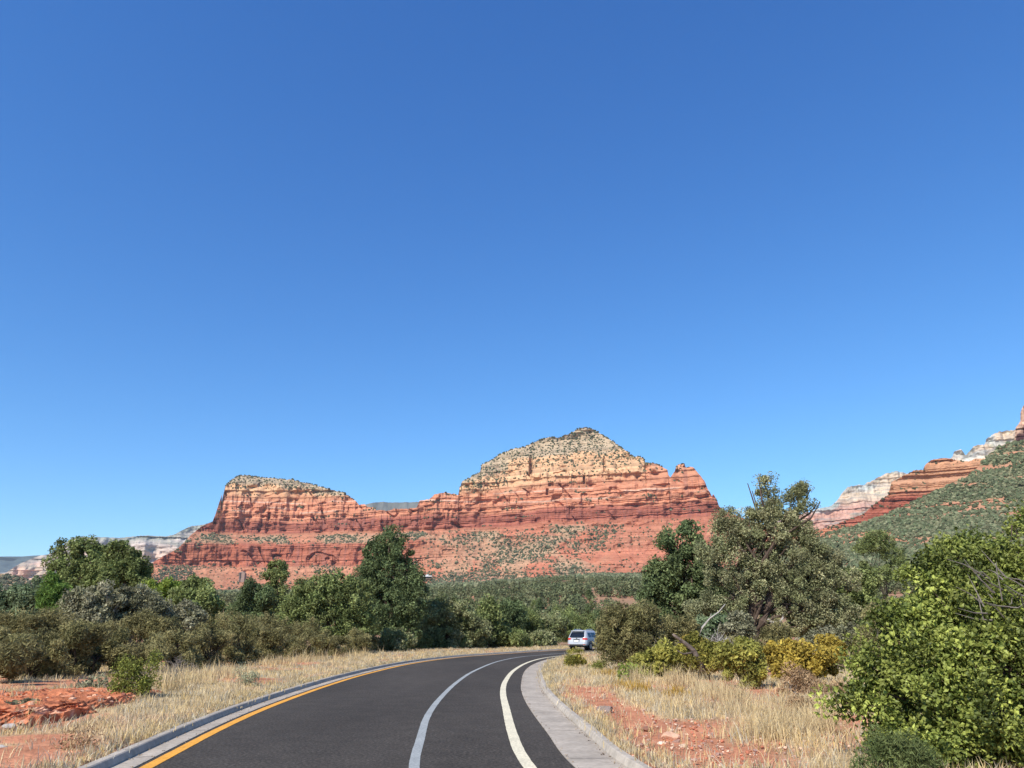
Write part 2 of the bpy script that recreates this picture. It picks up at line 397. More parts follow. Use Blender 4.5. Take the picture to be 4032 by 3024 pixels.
# --- the twin red butte
bsky = [(300,2340),(440,2300),(576,2240),(610,2207),(665,2176),(705,2153),(753,2105),(793,2071),(837,2051),(848,2024),(871,1983),(875,1942),(888,1908),(912,1885),(936,1871),(976,1868),(1058,1878),(1153,1888),(1241,1905),(1288,1922),(1356,1936),(1390,1959),(1417,1984),(1435,1981),(1446,1992),(1475,1997),(1481,2008),(1532,2012),(1554,2003),(1570,2008),(1641,2003),(1652,1978),(1690,1973),(1711,1954),(1755,1937),(1793,1943),(1804,1948),(1810,1916),(1820,1894),(1858,1875),(1890,1856),(1896,1829),(1928,1813),(1966,1786),(2020,1768),(2069,1757),(2107,1738),(2161,1722),(2199,1722),(2242,1708),(2275,1689),(2302,1681),(2329,1684),(2351,1695),(2384,1719),(2422,1741),(2449,1763),(2481,1787),(2500,1793),(2514,1790),(2535,1800),(2541,1822),(2568,1821),(2606,1833),(2628,1850),(2633,1871),(2641,1879),(2657,1850),(2668,1825),(2693,1822),(2703,1837),(2717,1831),(2736,1844),(2758,1871),(2774,1893),(2785,1920),(2803,1953),(2808,1944),(2820,1961),(2831,1991),(2850,2004),(2950,2050),(3060,2085),(3200,2120),(3400,2200),(3600,2300)]
bbase = [(300,2345),(576,2345),(1000,2350),(1500,2345),(2000,2310),(2300,2290),(2800,2280),(3200,2280),(3600,2320)]
def bR0(A): return np.interp(np.degrees(A), [-31, -18, -10, 3, 12, 24], [2560, 2480, 2330, 2080, 2020, 1960])
azL, azR = azel(1500, 2000)[0], azel(2000, 2000)[0]
def bset(z, A):
    l = np.interp(z, [40, 150, 205, 272, 325, 372, 440, 505, 560, 650], [0, 120, 200, 225, 330, 345, 372, 405, 500, 600])
    r = np.interp(z, [40, 130, 230, 325, 375, 445, 500, 560, 650], [0, 90, 230, 325, 345, 375, 410, 480, 580])
    k = sstep(azL, azR, A); return l * (1 - k) + r * k
def bcliff(z, A):
    k = sstep(azL, azR, A)
    c = sstep(318, 328, z) * (1 - sstep(500, 540, z) * .65) + (1 - k) * sstep(196, 206, z) * sstep(284, 272, z)
    c = c + k * sstep(100, 150, z) * sstep(325, 315, z) * .35
    return np.clip(c, 0, 1)
def bdisp(S, z, A, E):
    c = bcliff(z, A); w = (fbm(S / 160, z / 300, 51) - .5) * 12
    d = (fbm(S / 260, z / 500, 61, 3) - .5) * 95 * (.4 + .6 * c)
    d += (fbm(S / 45, z / 130, 62, 3) - .5) * 30 * c
    rid = 1 - np.abs(vn(S / 34 + (z / 60), z / 70, 63) * 2 - 1); d += sstep(.84, .99, rid) * 15 * c * sstep(.45, .75, vn(S / 45, z / 26, 75))
    rid = 1 - np.abs(vn(S / 10, z / 45, 64) * 2 - 1); d += sstep(.8, .98, rid) * 3.5 * c * sstep(.5, .8, vn(S / 40, z / 18, 65))
    d += (fbm(S / 95, z / 42, 67, 3) - .5) * 60 * (1 - c * .6)
    d += (fbm(S / 22, z / 26, 68, 2) - .5) * 16 * (.5 + c)
    d += (fbm(S / 13, z / 85, 69, 3) - .5) * 22 * c * sstep(.3, .6, vn(S / 110, z / 60, 70))
    # alcoves
    al = sstep(.72, .84, vn(S / 24, z / 16, 66)); d += al * 9 * c
    # ledges: each bed steps out or back
    d += (lay(z, 13, 71, w) - .5) * 10 * (.3 + c * .7) * (.35 + .9 * vn(S / 90, z / 20, 72))
    d += (lay(z, 5.2, 73, w * .8) - .5) * 5 * (.35 + c * .65) * (.3 + .9 * vn(S / 50, z / 12, 74))
    d += (fbm(S / 9, z / 7, 76, 3) - .5) * 7 * (1 - .5 * c)
    # the deep notch cracks on the peak
    for (px, py, hw, hh, dp) in [(2090,1830,7,30,34),(2380,1830,5,28,22),(2300,1885,5,14,26),(2170,1905,11,6,18),(2155,1935,6,10,18),(1060,2030,6,14,18),(1130,2040,12,6,15)]:
        a, e = azel(px, py); d += dp * sstep(1.3, .6, np.abs(A - a) * F / hw + .25 * vn(S / 4, z / 9, 77)) * sstep(1.3, .7, np.abs(E - e) * F / hh)
    return d
def bcol(S, z, A, E, t):
    k = sstep(azL, azR, A); w = (fbm(S / 130, z / 200, 81) - .5) * 26; zz = z + w
    base = np.zeros(z.shape + (3,)) + K(.40, .17, .10)
    maroon = K(.275, .090, .060); orange = K(.47, .200, .115); gold = K(.56, .335, .185); pale = K(.54, .36, .26)
    cap = K(.33, .275, .19); tan = K(.38, .255, .155); redc = K(.325, .108, .064); slick = K(.385, .146, .088)
    C = mixc(base, redc + np.zeros_like(base), (1 - k) * sstep(196, 204, z) * sstep(284, 276, z) )
    C = mixc(C, slick + np.zeros_like(base), k * sstep(90, 120, z))
    tal = fbm(S / 75, z / 60, 83)
    C = mixc(C, tan + np.zeros_like(base), (1 - (1 - k) * (.35 + .5 * sstep(215, 195, z))) * sstep(.46, .58, tal) * sstep(322, 300, z) * (1 - .9 * bcliff(z, A)) * (1 - .85 * sstep(azel(2250,2100)[0], azel(2420,2100)[0], A)))
    gr_ = sstep(.44, .60, fbm(S / 70, z / 34, 701)); C = mixc(C, K(.31, .235, .15) + np.zeros_like(base), gr_ * .75 * (1 - (1 - k) * .7 * sstep(215, 195, z)) * sstep(318, 304, z) * (1 - bcliff(z, A)) * (1 - .8 * sstep(azel(2200,2100)[0], azel(2420,2100)[0], A) * sstep(120, 160, z)))
    C = mixc(C, maroon + np.zeros_like(base), sstep(322, 328, zz) * .85)
    C = mixc(C, orange + np.zeros_like(base), sstep(362, 378, zz))
    gl = np.interp(A, [azL, azel(1800,1900)[0], azel(2000,1800)[0], azel(2300,1700)[0]], [448, 430, 440, 455]) + 34 * (fbm(S / 60, z / 60, 82) - .5)
    C = mixc(C, gold + np.zeros_like(base), sstep(gl - 14, gl + 44, zz + (vn(S / 14, z / 9, 92) - .5) * 22) * np.where(A > azel(2540,1850)[0], .25, 1.))
    capz = np.interp(A, [azL, azel(1850,1900)[0], azel(2050,1800)[0], azel(2300,1700)[0]], [496, 520, 572, 572]) + 40 * (fbm(S / 50, z / 30, 84) - .5) - 38 * sstep(azel(1050,1900)[0], azel(1380,1900)[0], A) * (A < azR)
    C = mixc(C, cap + np.zeros_like(base), sstep(capz, capz + 14, z) * .75)
    # pale beds
    for zc, hw in ((417, 2.2), (401, 2.0), (437, 1.6)):
        m = sstep(hw + 1, hw, np.abs(z - zc + (fbm(S / 90, S * 0, 85) - .5) * 14)) * sstep(.42, .55, vn(S / 120, S * 0 + zc, 86))
        C = mixc(C, pale + np.zeros_like(base), m * .75)
    L1 = lay(z, 9, 87, w * .5); L2 = lay(z, 3.3, 88, w * .4)
    C = C * (.80 + .27 * L1 + .20 * (L2 - .5) + .06)[..., None]
    # desert varnish streaks on sheer faces
    vs = sstep(.55, .75, fbm(S / 7, z / 90, 89)) * bcliff(z, A) * sstep(.4, .6, vn(S / 80, z / 40, 90))
    C = mixc(C, K(.22, .10, .085) + np.zeros_like(base), vs * .4)
    C = C * (.88 + .24 * fbm(S / 12, z / 10, 91))[..., None]
    return C
butte = relief('red_butte', bsky, bbase, bR0, bset, bcol, M['rock'], 1700, 430, .00045, bdisp, 520, 1)

# --- right red ridge
rsky = [(3050,2140),(3144,2110),(3262,2080),(3400,2028),(3456,1979),(3497,1952),(3508,1915),(3515,1896),(3539,1889),(3567,1876),(3601,1858),(3636,1855),(3642,1838),(3650,1827),(3677,1813),(3719,1806),(3781,1813),(3816,1817),(3837,1806),(3878,1806),(3930,1790),(4100,1780),(4300,1770),(4700,1800),(5200,2050)]
rbase = [(3050,2200),(3500,2200),(4032,2150),(5200,2150)]
def rset(z, A): return np.interp(z, [0, 180, 260, 330, 350, 420, 500], [0, 200, 280, 300, 345, 360, 420])
def rdisp(S, z, A, E):
    w = (fbm(S / 150, z / 200, 151) - .5) * 12
    d = (fbm(S / 160, z / 300, 161, 3) - .5) * 60 + (fbm(S / 35, z / 80, 162) - .5) * 20
    return d + (lay(z, 9, 171, w) - .5) * 13 + (lay(z, 3.7, 173, w) - .5) * 6 + (fbm(S / 8, z / 6, 176, 3) - .5) * 5
def rcol(S, z, A, E, t):
    b = np.zeros(z.shape + (3,)); C = b + K(.42, .175, .10)
    C = mixc(C, K(.30, .095, .06) + b, sstep(236, 245, z) * sstep(312, 300, z)); C = mixc(C, K(.48, .25, .14) + b, sstep(310, 322, z))
    return C * (.8 + .35 * lay(z, 7, 177, (fbm(S / 90, z / 90, 178) - .5) * 12))[..., None] * (.85 + .3 * fbm(S / 10, z / 8, 179))[..., None]
ridge = relief('red_ridge', rsky, rbase, lambda A: 1750 + 0 * A, rset, rcol, M['rock'], 520, 190, .0006, rdisp, 400, 11)

# --- far white cliffs on the right
wsky = [(2950,2100),(3080,2040),(3144,2021),(3227,2000),(3262,1993),(3296,1972),(3317,1938),(3338,1917),(3393,1910),(3428,1896),(3449,1876),(3490,1858),(3525,1849),(3594,1851),(3660,1848),(3700,1835),(3750,1810),(3758,1789),(3788,1782),(3802,1800),(3837,1772),(3878,1768),(3885,1747),(3913,1723),(3954,1708),(3996,1706),(4100,1700),(4300,1720),(4700,1800),(5200,2000)]
wbase = [(2950,2180),(5200,2150)]
def wset(z, A): return np.interp(z, [0, 480, 560, 700, 800, 1100], [0, 500, 620, 680, 860, 1000])
def wdisp(S, z, A, E):
    return (fbm(S / 330, z / 500, 201, 4) - .5) * 320 + (fbm(S / 42, z / 260, 212, 3) - .5) * 150 * sstep(450, 600, z) + (fbm(S / 70, z / 60, 202) - .5) * 95 + (lay(z, 24, 203, (fbm(S / 200, z / 200, 204) - .5) * 40) - .5) * 26
def wcol(S, z, A, E, t):
    b = np.zeros(z.shape + (3,)); zz = z + (fbm(S / 300, z / 200, 206) - .5) * 90
    C = b + K(.34, .16, .11); C = mixc(C, K(.46, .26, .19) + b, sstep(430, 520, zz)); C = mixc(C, K(.54, .42, .30) + b, sstep(720, 790, zz))
    C = mixc(C, K(.42, .42, .38) + b, sstep(.84, .95, t) * sstep(.4, .6, vn(S / 120, z / 60, 207)))
    C = mixc(C, K(.20, .23, .16) + b, sstep(.6, .75, fbm(S / 60, z / 30, 208)) * .55)
    C = mixc(C, K(.27, .24, .21) + b, sstep(.55, .7, fbm(S / 120, z / 9, 210)) * .7)
    return C * (.6 + .8 * fbm(S / 45, z / 18, 209))[..., None]
relief('white_cliffs', wsky, wbase, lambda A: 4300 + 0 * A, wset, wcol, M['farrock'], 520, 170, .0009, wdisp, 900, 21)

# --- pale mesa on the left
msky = [(-900,2300),(-500,2290),(-200,2290),(27,2251),(75,2220),(149,2190),(203,2180),(230,2159),(271,2125),(290,2112),(305,2105),(407,2108),(475,2110),(556,2104),(610,2104),(651,2108),(685,2102),(719,2081),(759,2061),(807,2056),(841,2044),(1000,2035),(1200,2040),(1400,2060)]
mbase = [(-900,2350),(1400,2350)]
def mset(z, A): return np.interp(z, [0, 300, 420, 520, 640, 760, 900], [0, 500, 620, 900, 960, 1200, 1300])
def mdisp(S, z, A, E):
    return (fbm(S / 420, z / 900, 301, 4) - .5) * 620 + (fbm(S / 60, z / 300, 312, 3) - .5) * 95 + (fbm(S / 95, z / 70, 302) - .5) * 130 + (lay(z, 30, 303, (fbm(S / 300, z / 200, 304) - .5) * 30) - .5) * 40
def mcol(S, z, A, E, t):
    b = np.zeros(z.shape + (3,)); zz = z + (fbm(S / 400, z / 200, 306) - .5) * 110
    C = b + K(.52, .29, .21); C = mixc(C, K(.54, .35, .26) + b, sstep(230, 300, zz)); C = mixc(C, K(.50, .37, .285) + b, sstep(400, 450, zz))
    C = mixc(C, K(.42, .34, .29) + b, sstep(560, 610, zz))
    C = mixc(C, K(.24, .25, .19) + b, sstep(.5, .62, fbm(S / 90, z / 30, 308)) * .55)
    C = mixc(C, K(.15, .17, .13) + b, sstep(.93, .955, t) * (A > azel(290,2110)[0]))
    C = mixc(C, K(.32, .29, .24) + b, sstep(.85, .9, t) * .6)
    return C * (.6 + .8 * fbm(S / 60, z / 20, 309))[..., None]
relief('pale_mesa', msky, mbase, lambda A: 5600 + 0 * A, mset, mcol, M['farrock'], 620, 170, .0004, mdisp, 1400, 31)

# --- very far plateaus
def pcol(S, z, A, E, t):
    b = np.zeros(z.shape + (3,)); C = b + K(.34, .33, .31)
    C = mixc(C, K(.07, .09, .09) + b, sstep(.5, .56, t + (fbm(S / 400, z / 100, 401) - .5) * .25)); return C * (.8 + .4 * fbm(S / 250, z / 25, 402))[..., None]
relief('far_plateau', [(-1200,2200),(-400,2193),(0,2191),(100,2191),(155,2190),(300,2195),(700,2200)], [(-1200,2330),(700,2330)], lambda A: 12000 + 0 * A,
       lambda z, A: z * 2.0, pcol, M['farrock'], 300, 60, .0001, lambda S, z, A, E: (fbm(S / 900, z / 300, 403) - .5) * 900, 1800, 41)
def ncol_(S, z, A, E, t):
    b = np.zeros(z.shape + (3,)); C = b + K(.13, .13, .115); return C * (.7 + .6 * fbm(S / 70, z / 120, 412))[..., None]
relief('wooded_plateau', [(1300,2010),(1420,1992),(1446,1986),(1480,1980),(1500,1978),(1580,1980),(1641,1980),(1700,1984),(1850,2000),(2000,2030)], [(1300,2120),(2000,2120)], lambda A: 7200 + 0 * A,
       lambda z, A: z * 1.6, ncol_, M['farrock'], 260, 60, .00012, lambda S, z, A, E: (fbm(S / 160, z / 900, 413) - .5) * 330, 1500, 43)

# --- low wooded hill at the far left
def lcol(S, z, A, E, t):
    b = np.zeros(z.shape + (3,)); C = b + K(.46, .19, .12); C = C * (.75 + .5 * lay(z, 5, 421))[..., None]
    return mixc(C, K(.30, .21, .13) + b, sstep(.5, .7, t + (fbm(S / 60, z / 20, 422) - .5) * .6))
lhill = relief('low_hill', [(-1100,2250),(-600,2225),(-200,2240),(0,2257),(41,2260),(102,2280),(149,2298),(230,2316),(330,2335),(450,2360)], [(-1100,2420),(450,2420)], lambda A: 1500 + 0 * A,
       lambda z, A: z * 1.7, lcol, M['rock'], 300, 80, .0005, lambda S, z, A, E: (fbm(S / 90, z / 60, 423) - .5) * 60 + (lay(z, 6, 424) - .5) * 8, 500, 45)

# --- hillside at the right
hsky = [(3000,2190),(3150,2140),(3262,2104),(3366,2076),(3470,2035),(3608,1966),(3712,1924),(3816,1875),(3885,1808),(3927,1768),(3989,1741),(4032,1737),(4150,1700),(4400,1640),(4800,1700),(5300,1900)]
hbase = [(3000,2330),(3300,2420),(4032,2450),(5300,2450)]
def hset(z, A): return np.interp(z, [-20, 60, 160, 300], [0, 170, 360, 560])
def hdisp(S, z, A, E):
    return (fbm(S / 110, z / 60, 501) - .5) * 70 + (lay(z, 11, 502, (fbm(S / 90, z / 90, 503) - .5) * 14) - .5) * 9 * sstep(.5, .6, vn(S / 60, z / 20, 504)) + (fbm(S / 6, z / 4, 505) - .5) * 5
def hgap(S, z): return .7 * fbm(S / 85 + z / 60, z / 13, 506, 3) + .3 * fbm(S / 17, z / 5, 508, 3)
def hcol(S, z, A, E, t):
    b = np.zeros(z.shape + (3,)); C = b + K(.19, .175, .10)
    C = mixc(C, K(.38, .19, .115) + b, sstep(.53, .62, hgap(S, z)))
    return C * (.8 + .4 * fbm(S / 7, z / 5, 507))[..., None]
hill = relief('hillside', hsky, hbase, lambda A: 820 + 0 * A, hset, hcol, M['rock'], 520, 260, .0006, hdisp, 300, 51)

# --- pinnacle at the right edge, its shade and sunlit tip painted into the colour
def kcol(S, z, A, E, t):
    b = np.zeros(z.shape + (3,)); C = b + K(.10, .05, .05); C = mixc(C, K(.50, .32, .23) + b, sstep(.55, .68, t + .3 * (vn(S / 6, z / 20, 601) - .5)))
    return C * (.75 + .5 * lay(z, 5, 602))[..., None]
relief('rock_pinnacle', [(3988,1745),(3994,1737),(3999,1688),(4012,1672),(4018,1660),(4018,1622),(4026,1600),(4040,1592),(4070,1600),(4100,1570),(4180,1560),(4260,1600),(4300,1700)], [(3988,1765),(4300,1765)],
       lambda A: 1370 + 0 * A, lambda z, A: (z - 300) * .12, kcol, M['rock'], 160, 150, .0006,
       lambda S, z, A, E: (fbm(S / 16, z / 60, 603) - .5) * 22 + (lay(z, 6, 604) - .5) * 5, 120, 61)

# ------------------------------------------------------------------ scattered scrub (uncountable)
PHI = (1 + 5**.5) / 2
ICO_V = np.array([(-1,PHI,0),(1,PHI,0),(-1,-PHI,0),(1,-PHI,0),(0,-1,PHI),(0,1,PHI),(0,-1,-PHI),(0,1,-PHI),(PHI,0,-1),(PHI,0,1),(-PHI,0,-1),(-PHI,0,1)]) / 1.902
ICO_F = np.array([(0,11,5),(0,5,1),(0,1,7),(0,7,10),(0,10,11),(1,5,9),(5,11,4),(11,10,2),(10,7,6),(7,1,8),(3,9,4),(3,4,2),(3,2,6),(3,6,8),(3,8,9),(4,9,5),(2,4,11),(6,2,10),(8,6,7),(9,8,1)])
def puffs(name, P, size, col, mat, flat=.8, jit=.45, kind='stuff', label=None, cat=None):
    n = len(P); r = np.random.default_rng(len(P))
    V = ICO_V[None] * (1 + jit * (r.random((n, 12, 1)) - .5) * 2) * np.asarray(size).reshape(-1, 1, 1)
    th = r.random(n) * 6.28; c, s = np.cos(th)[:, None], np.sin(th)[:, None]
    V = np.stack([V[..., 0] * c - V[..., 1] * s, V[..., 0] * s + V[..., 1] * c, V[..., 2] * flat], -1) + P[:, None, :]
    FF = (ICO_F[None] + (np.arange(n) * 12)[:, None, None]).reshape(-1, 3)
    CC = np.repeat(col[:, None, :], 12, 1) * (1 + .35 * (r.random((n, 12, 1)) - .5))
    o = link(name, mesh_np(name, V.reshape(-1, 3), FF, mat, CC.reshape(-1, 3))); tag(o, label, cat, kind=kind); return o
def greens(n, base=(.060, .078, .036), sp=.5, alt=(.10, .095, .045), seed=0):
    r = np.random.default_rng(seed); k = (r.random(n)**1.5)[:, None]
    c = np.array(base) * (1 - k) + np.array(alt) * k
    return c * (1 + sp * (r.random((n, 1)) - .5))
def scatter_relief(R, n, dens, seed):
    r = np.random.default_rng(seed); nr, nc = R['X'].shape
    i = r.integers(0, nr - 1, n); j = r.integers(0, nc - 1, n)
    p = dens(R['S'][i, j], R['Z'][i, j], R['A'][i, j], R['E'][i, j], i / nr)
    k = r.random(n) < p; i, j = i[k], j[k]
    u = r.random(len(i)); v = r.random(len(i))
    P = np.stack([R[c][i, j] * (1 - u) * (1 - v) + R[c][i, j + 1] * u * (1 - v) + R[c][i + 1, j] * (1 - u) * v + R[c][i + 1, j + 1] * u * v for c in 'XYZ'], -1)
    return P
def bd(S, z, A, E, t):
    k = sstep(azL, azR, A); kr_ = sstep(azel(2200,2100)[0], azel(2420,2100)[0], A)
    cl = sstep(.44, .60, fbm(S / 70, z / 34, 701)); tiny = vn(S / 9, z / 6, 702)
    d = sstep(318, 304, z) * (1 - bcliff(z, A)) * (.22 + .9 * cl)                  # talus
    low = sstep(215, 120, z); d = np.maximum(d, low * (.3 + .9 * cl) * 1.2 + sstep(185, 130, z + 40 * (fbm(S / 120, S * 0, 705) - .5)) * .9 * sstep(azel(1300,2300)[0], azel(1700,2300)[0], A))
    d = d * (1 - (1 - k) * .5 * sstep(215, 195, z))
    d = d * (1 - kr_ * .88 * sstep(120, 160, z))
    gully = np.exp(-((A - azel(2380,2090)[0] - (E - azel(2380,2090)[1]) * .9) / .018)**2) * sstep(320, 300, z) * sstep(200, 240, z)
    d = np.maximum(d, gully * .9)
    green_r = sstep(azel(2250,2230)[0], azel(2100,2230)[0], A) * sstep(230, 190, z) * k; d = np.maximum(d, green_r * .75 * (.3 + cl))
    capz = np.where(A < azR, 488, 520); capz = capz - 38 * sstep(azel(1050,1900)[0], azel(1380,1900)[0], A) * (A < azR)
    d = np.maximum(d, sstep(capz - 10, capz + 20, z) * .42)
    d = np.maximum(d, .10 * sstep(470, 490, z) * k)
    d = np.maximum(d, .55 * sstep(.68, .76, fbm(S / 60, z / 9, 703)) * bcliff(z, A))     # ledges in the cliffs
    return np.clip(d, 0, 1) * .8
P = scatter_relief(butte, 85000, bd, 5); r_ = np.random.default_rng(3)
sz = 1.7 + 2.7 * r_.random(len(P))**1.8
puffs('butte_scrub', P + [0, 0, .8], sz, greens(len(P), (.075, .088, .052), .6, (.14, .138, .08), 2), M['scrub'], .85)
rj = butte['X'].shape[0] - 1; jj = r_.integers(0, butte['X'].shape[1], 700)          # skyline trees on the caps
zz_ = butte['Z'][rj, jj]; keep = zz_ > np.where(butte['A'][rj, jj] < azL, 440, 500); jj = jj[keep]
P = np.stack([butte[c][rj, jj] for c in 'XYZ'], -1) + [0, 0, 1.0]
puffs('butte_scrub', P, 1.5 + 2.6 * r_.random(len(P))**2, greens(len(P), (.06, .07, .04), .5, (.1, .1, .06), 4), M['scrub'], .9)
P = scatter_relief(hill, 80000, lambda S, z, A, E, t: np.clip(1.15 - 1.05 * sstep(.53, .64, hgap(S, z)), .2, 1) * .8, 6)
puffs('hillside_scrub', P + [0, 0, .7], 0.9 + 2.3 * r_.random(len(P))**2, greens(len(P), (.085, .105, .055), .9, (.17, .165, .095), 6), M['scrub'], .9)
P = scatter_relief(ridge, 5000, lambda S, z, A, E, t: np.maximum(sstep(.93, .97, t) * .6, np.maximum(sstep(240, 200, z) * .7, sstep(.6, .7, fbm(S / 40, z / 8, 711)) * .5)), 7)
puffs('ridge_scrub', P + [0, 0, .8], 1.5 + 2.2 * r_.random(len(P))**1.6, greens(len(P), (.07, .08, .045), .5, (.12, .11, .06), 8), M['scrub'], .9)
P = scatter_relief(lhill, 7000, lambda S, z, A, E, t: np.clip(.2 + sstep(.45, .6, t + (fbm(S / 60, z / 20, 422) - .5) * .6), 0, 1) * .8, 8)
puffs('low_hill_scrub', P, 1.5 + 2.2 * r_.random(len(P)), greens(len(P), (.07, .08, .05), .5, (.13, .12, .08), 9), M['scrub'], .9)

# ------------------------------------------------------------------ foliage generators
def unit(v): return v / (np.linalg.norm(v, axis=-1, keepdims=True) + 1e-9)
def crown_mesh(name, blobs, n, leaf, mat, base, alt, seed=0, clump=.35, aspect=2.2, out=.5, up=.3, cvar=.35, lvar=.35, shell=.62, bent=False, cup=1.0):
    """leaves in clumps spread through ellipsoids (cx,cy,cz,rx,ry,rz)"""
    r = np.random.default_rng(seed); B = np.array(blobs, float)
    area = (B[:, 3] * B[:, 4] + B[:, 3] * B[:, 5] + B[:, 4] * B[:, 5]); w = area / area.sum()
    nc = max(8, int(area.sum() * 4.2 / (clump**2) * .42)); nc = min(nc, max(8, n // 7))
    out = .12 if bent else out
    bi = r.choice(len(B), nc, p=w); d = unit(r.normal(size=(nc, 3)))
    rad = shell + (1.06 - shell) * r.random((nc, 1))**.6
    cc = B[bi, :3] + d * B[bi, 3:6] * rad
    hs_ = clump * (3.2 if bent else 2.6)                # hollows between the sprays
    hol_ = vn(cc[:, 0] / hs_ + cc[:, 2] / hs_ * .8 + seed, cc[:, 1] / hs_ - cc[:, 2] / hs_ * .9, seed + 5)
    kp = (hol_ > (.30 if bent else .20)) | (r.random(nc) < .25)
    if kp.sum() > 8: cc, d, bi = cc[kp], d[kp], bi[kp]; nc = len(cc)
    cr = clump * (.55 + .9 * r.random(nc)); ctint = 1 + cvar * (r.random(nc) - .5) * 2; calt = r.random(nc)**1.6
    li = r.integers(0, nc, n)
    ld = unit(r.normal(size=(n, 3))) * (r.random((n, 1))**.45)
    P = cc[li] + ld * cr[li, None] * np.array([1, 1, cup])
    outw = unit(d[li] * .7 + ld + np.array([0, 0, up]))
    nrm = unit(r.normal(size=(n, 3)) * .8 + outw * out)
    ax_ = unit(np.cross(nrm, r.normal(size=(n, 3)))); ax_ = unit(ax_ + outw * .4)
    ax2 = unit(np.cross(nrm, ax_))
    L = leaf * (.6 + .8 * r.random((n, 1))); Wd = L / aspect
    if bent:
        tip = P + ax_ * L - nrm * L * .22; mid = P + ax_ * L * .45
        V = np.stack([P, mid + ax2 * Wd * .9 - nrm * L * .08, tip, mid - ax2 * Wd * .9 - nrm * L * .08, mid + nrm * L * .10], 1)
        q = np.arange(n)[:, None, None] * 5
        FF = (np.array([[0, 1, 4], [1, 2, 4], [2, 3, 4], [3, 0, 4]])[None] + q).reshape(-1, 3); nv = 5
    else:
        V = np.stack([P - ax_ * L * .5, P + ax2 * Wd * .5, P + ax_ * L * .5, P - ax2 * Wd * .5], 1)
        FF = np.arange(n * 4).reshape(-1, 4); nv = 4
    k = np.clip(calt[li] * .75 + .25 * r.random(n), 0, 1)[:, None]
    C = (np.array(base) * (1 - k) + np.array(alt) * k) * ctint[li, None] * (1 + lvar * (r.random((n, 1)) - .5) * 2)
    C = np.repeat(np.clip(C * (1.0 if bent else 1.27), .004, .95)[:, None], nv, 1)
    return mesh_np(name, V.reshape(-1, 3), FF, mat, C.reshape(-1, 3)), cc

def limbs(base, targets, r0, seed=0, sub=None, twist=.12, n=6, trunkfrac=.35):
    """tapered trunk with a crooked limb to each target"""
    rr = random.Random(seed); mb = MB(); base = np.array(base, float); T_ = np.array(targets, float)
    top = T_[:, 2].max(); cen = T_.mean(0); H = top - base[2]
    tp = [base + (cen - base) * np.array([f * .9, f * .9, 0]) + np.array([rr.uniform(-1, 1) * H * .03 * (f > 0), rr.uniform(-1, 1) * H * .03 * (f > 0), H * f]) for f in (0, .12, .25, .4, .55, .72, .88)]
    mb.tube([base - [0, 0, .15]] + tp, [r0 * 1.25] + [r0 * q for q in (1.12, .95, .85, .68, .5, .3, .12)], n + 2)
    for t in T_:
        f = max(.08, min(.7, trunkfrac * (t[2] - base[2]) / H + rr.uniform(-.05, .12))); i = f * H
        z = base[2] + i; s = min(range(len(tp)), key=lambda q: abs(tp[q][2] - z)); st = tp[s]
        L = np.linalg.norm(t - st); ps = [st]
        for q in (.25, .5, .75, 1):
            ps.append(st + (t - st) * q + np.array([rr.uniform(-1, 1), rr.uniform(-1, 1), rr.uniform(-.3, 1.1) * (1 - q)]) * L * twist)
        ra = r0 * min(.55, .22 + .05 * L); mb.tube(ps, [ra, ra * .8, ra * .6, ra * .4, ra * .18], n)
    if sub is not None:                                  # twigs to a sample of the leaf clumps
        for c in sub:
            j = int(np.argmin(((T_ - c)**2).sum(1))); st = T_[j]; m = (st + c) / 2 + np.array([rr.uniform(-.1, .1) for _ in range(3)])
            mb.tube([st, m, c], [r0 * .09, r0 * .06, r0 * .025], 3)
    return mb

STY = {  # base, alt, leaf length, clump, aspect
    'juniper': dict(base=(0.118, 0.148, 0.05), alt=(0.215, 0.235, 0.088), leaf=.20, clump=.42, aspect=2.0),
    'darkjuniper': dict(base=(0.082, 0.112, 0.048), alt=(0.15, 0.18, 0.075), leaf=.20, clump=.45, aspect=2.0),
    'greyjuniper': dict(base=(0.146, 0.16, 0.073), alt=(0.292, 0.275, 0.153), leaf=.17, clump=.36, aspect=2.2),
    'oak': dict(base=(0.115, 0.143, 0.054), alt=(0.296, 0.287, 0.15), leaf=.19, clump=.45, aspect=1.6),
    'bright': dict(base=(0.119, 0.169, 0.027), alt=(0.213, 0.25, 0.05), leaf=.18, clump=.4, aspect=2.2),
    'pine': dict(base=(0.086, 0.144, 0.029), alt=(0.138, 0.207, 0.046), leaf=.22, clump=.34, aspect=4.5),
    'mesquite': dict(base=(0.13, 0.122, 0.05), alt=(0.25, 0.215, 0.098), leaf=.15, clump=.30, aspect=4.2),
    'manzanita': dict(base=(0.14, 0.14, 0.078), alt=(0.28, 0.26, 0.17), leaf=.13, clump=.32, aspect=1.7),
    'bluegreen': dict(base=(0.105, 0.145, 0.075), alt=(0.18, 0.215, 0.115), leaf=.15, clump=.36, aspect=1.7),
    'yellow': dict(base=(0.17, 0.17, 0.04), alt=(0.36, 0.32, 0.075), leaf=.11, clump=.24, aspect=1.8),
    'orange': dict(base=(0.24, 0.18, 0.035), alt=(0.44, 0.33, 0.065), leaf=.11, clump=.24, aspect=1.8),
    'olive': dict(base=(0.16, 0.16, 0.035), alt=(0.31, 0.26, 0.06), leaf=.11, clump=.24, aspect=1.8),
    'verge': dict(base=(.11, .13, .03), alt=(.25, .25, .055), leaf=.08, clump=.2, aspect=2.2),
    'sage': dict(base=(.24, .25, .15), alt=(.42, .40, .26), leaf=.07, clump=.2, aspect=3),
    'brown': dict(base=(0.22, 0.138, 0.072), alt=(0.396, 0.275, 0.154), leaf=.07, clump=.26, aspect=3),
}
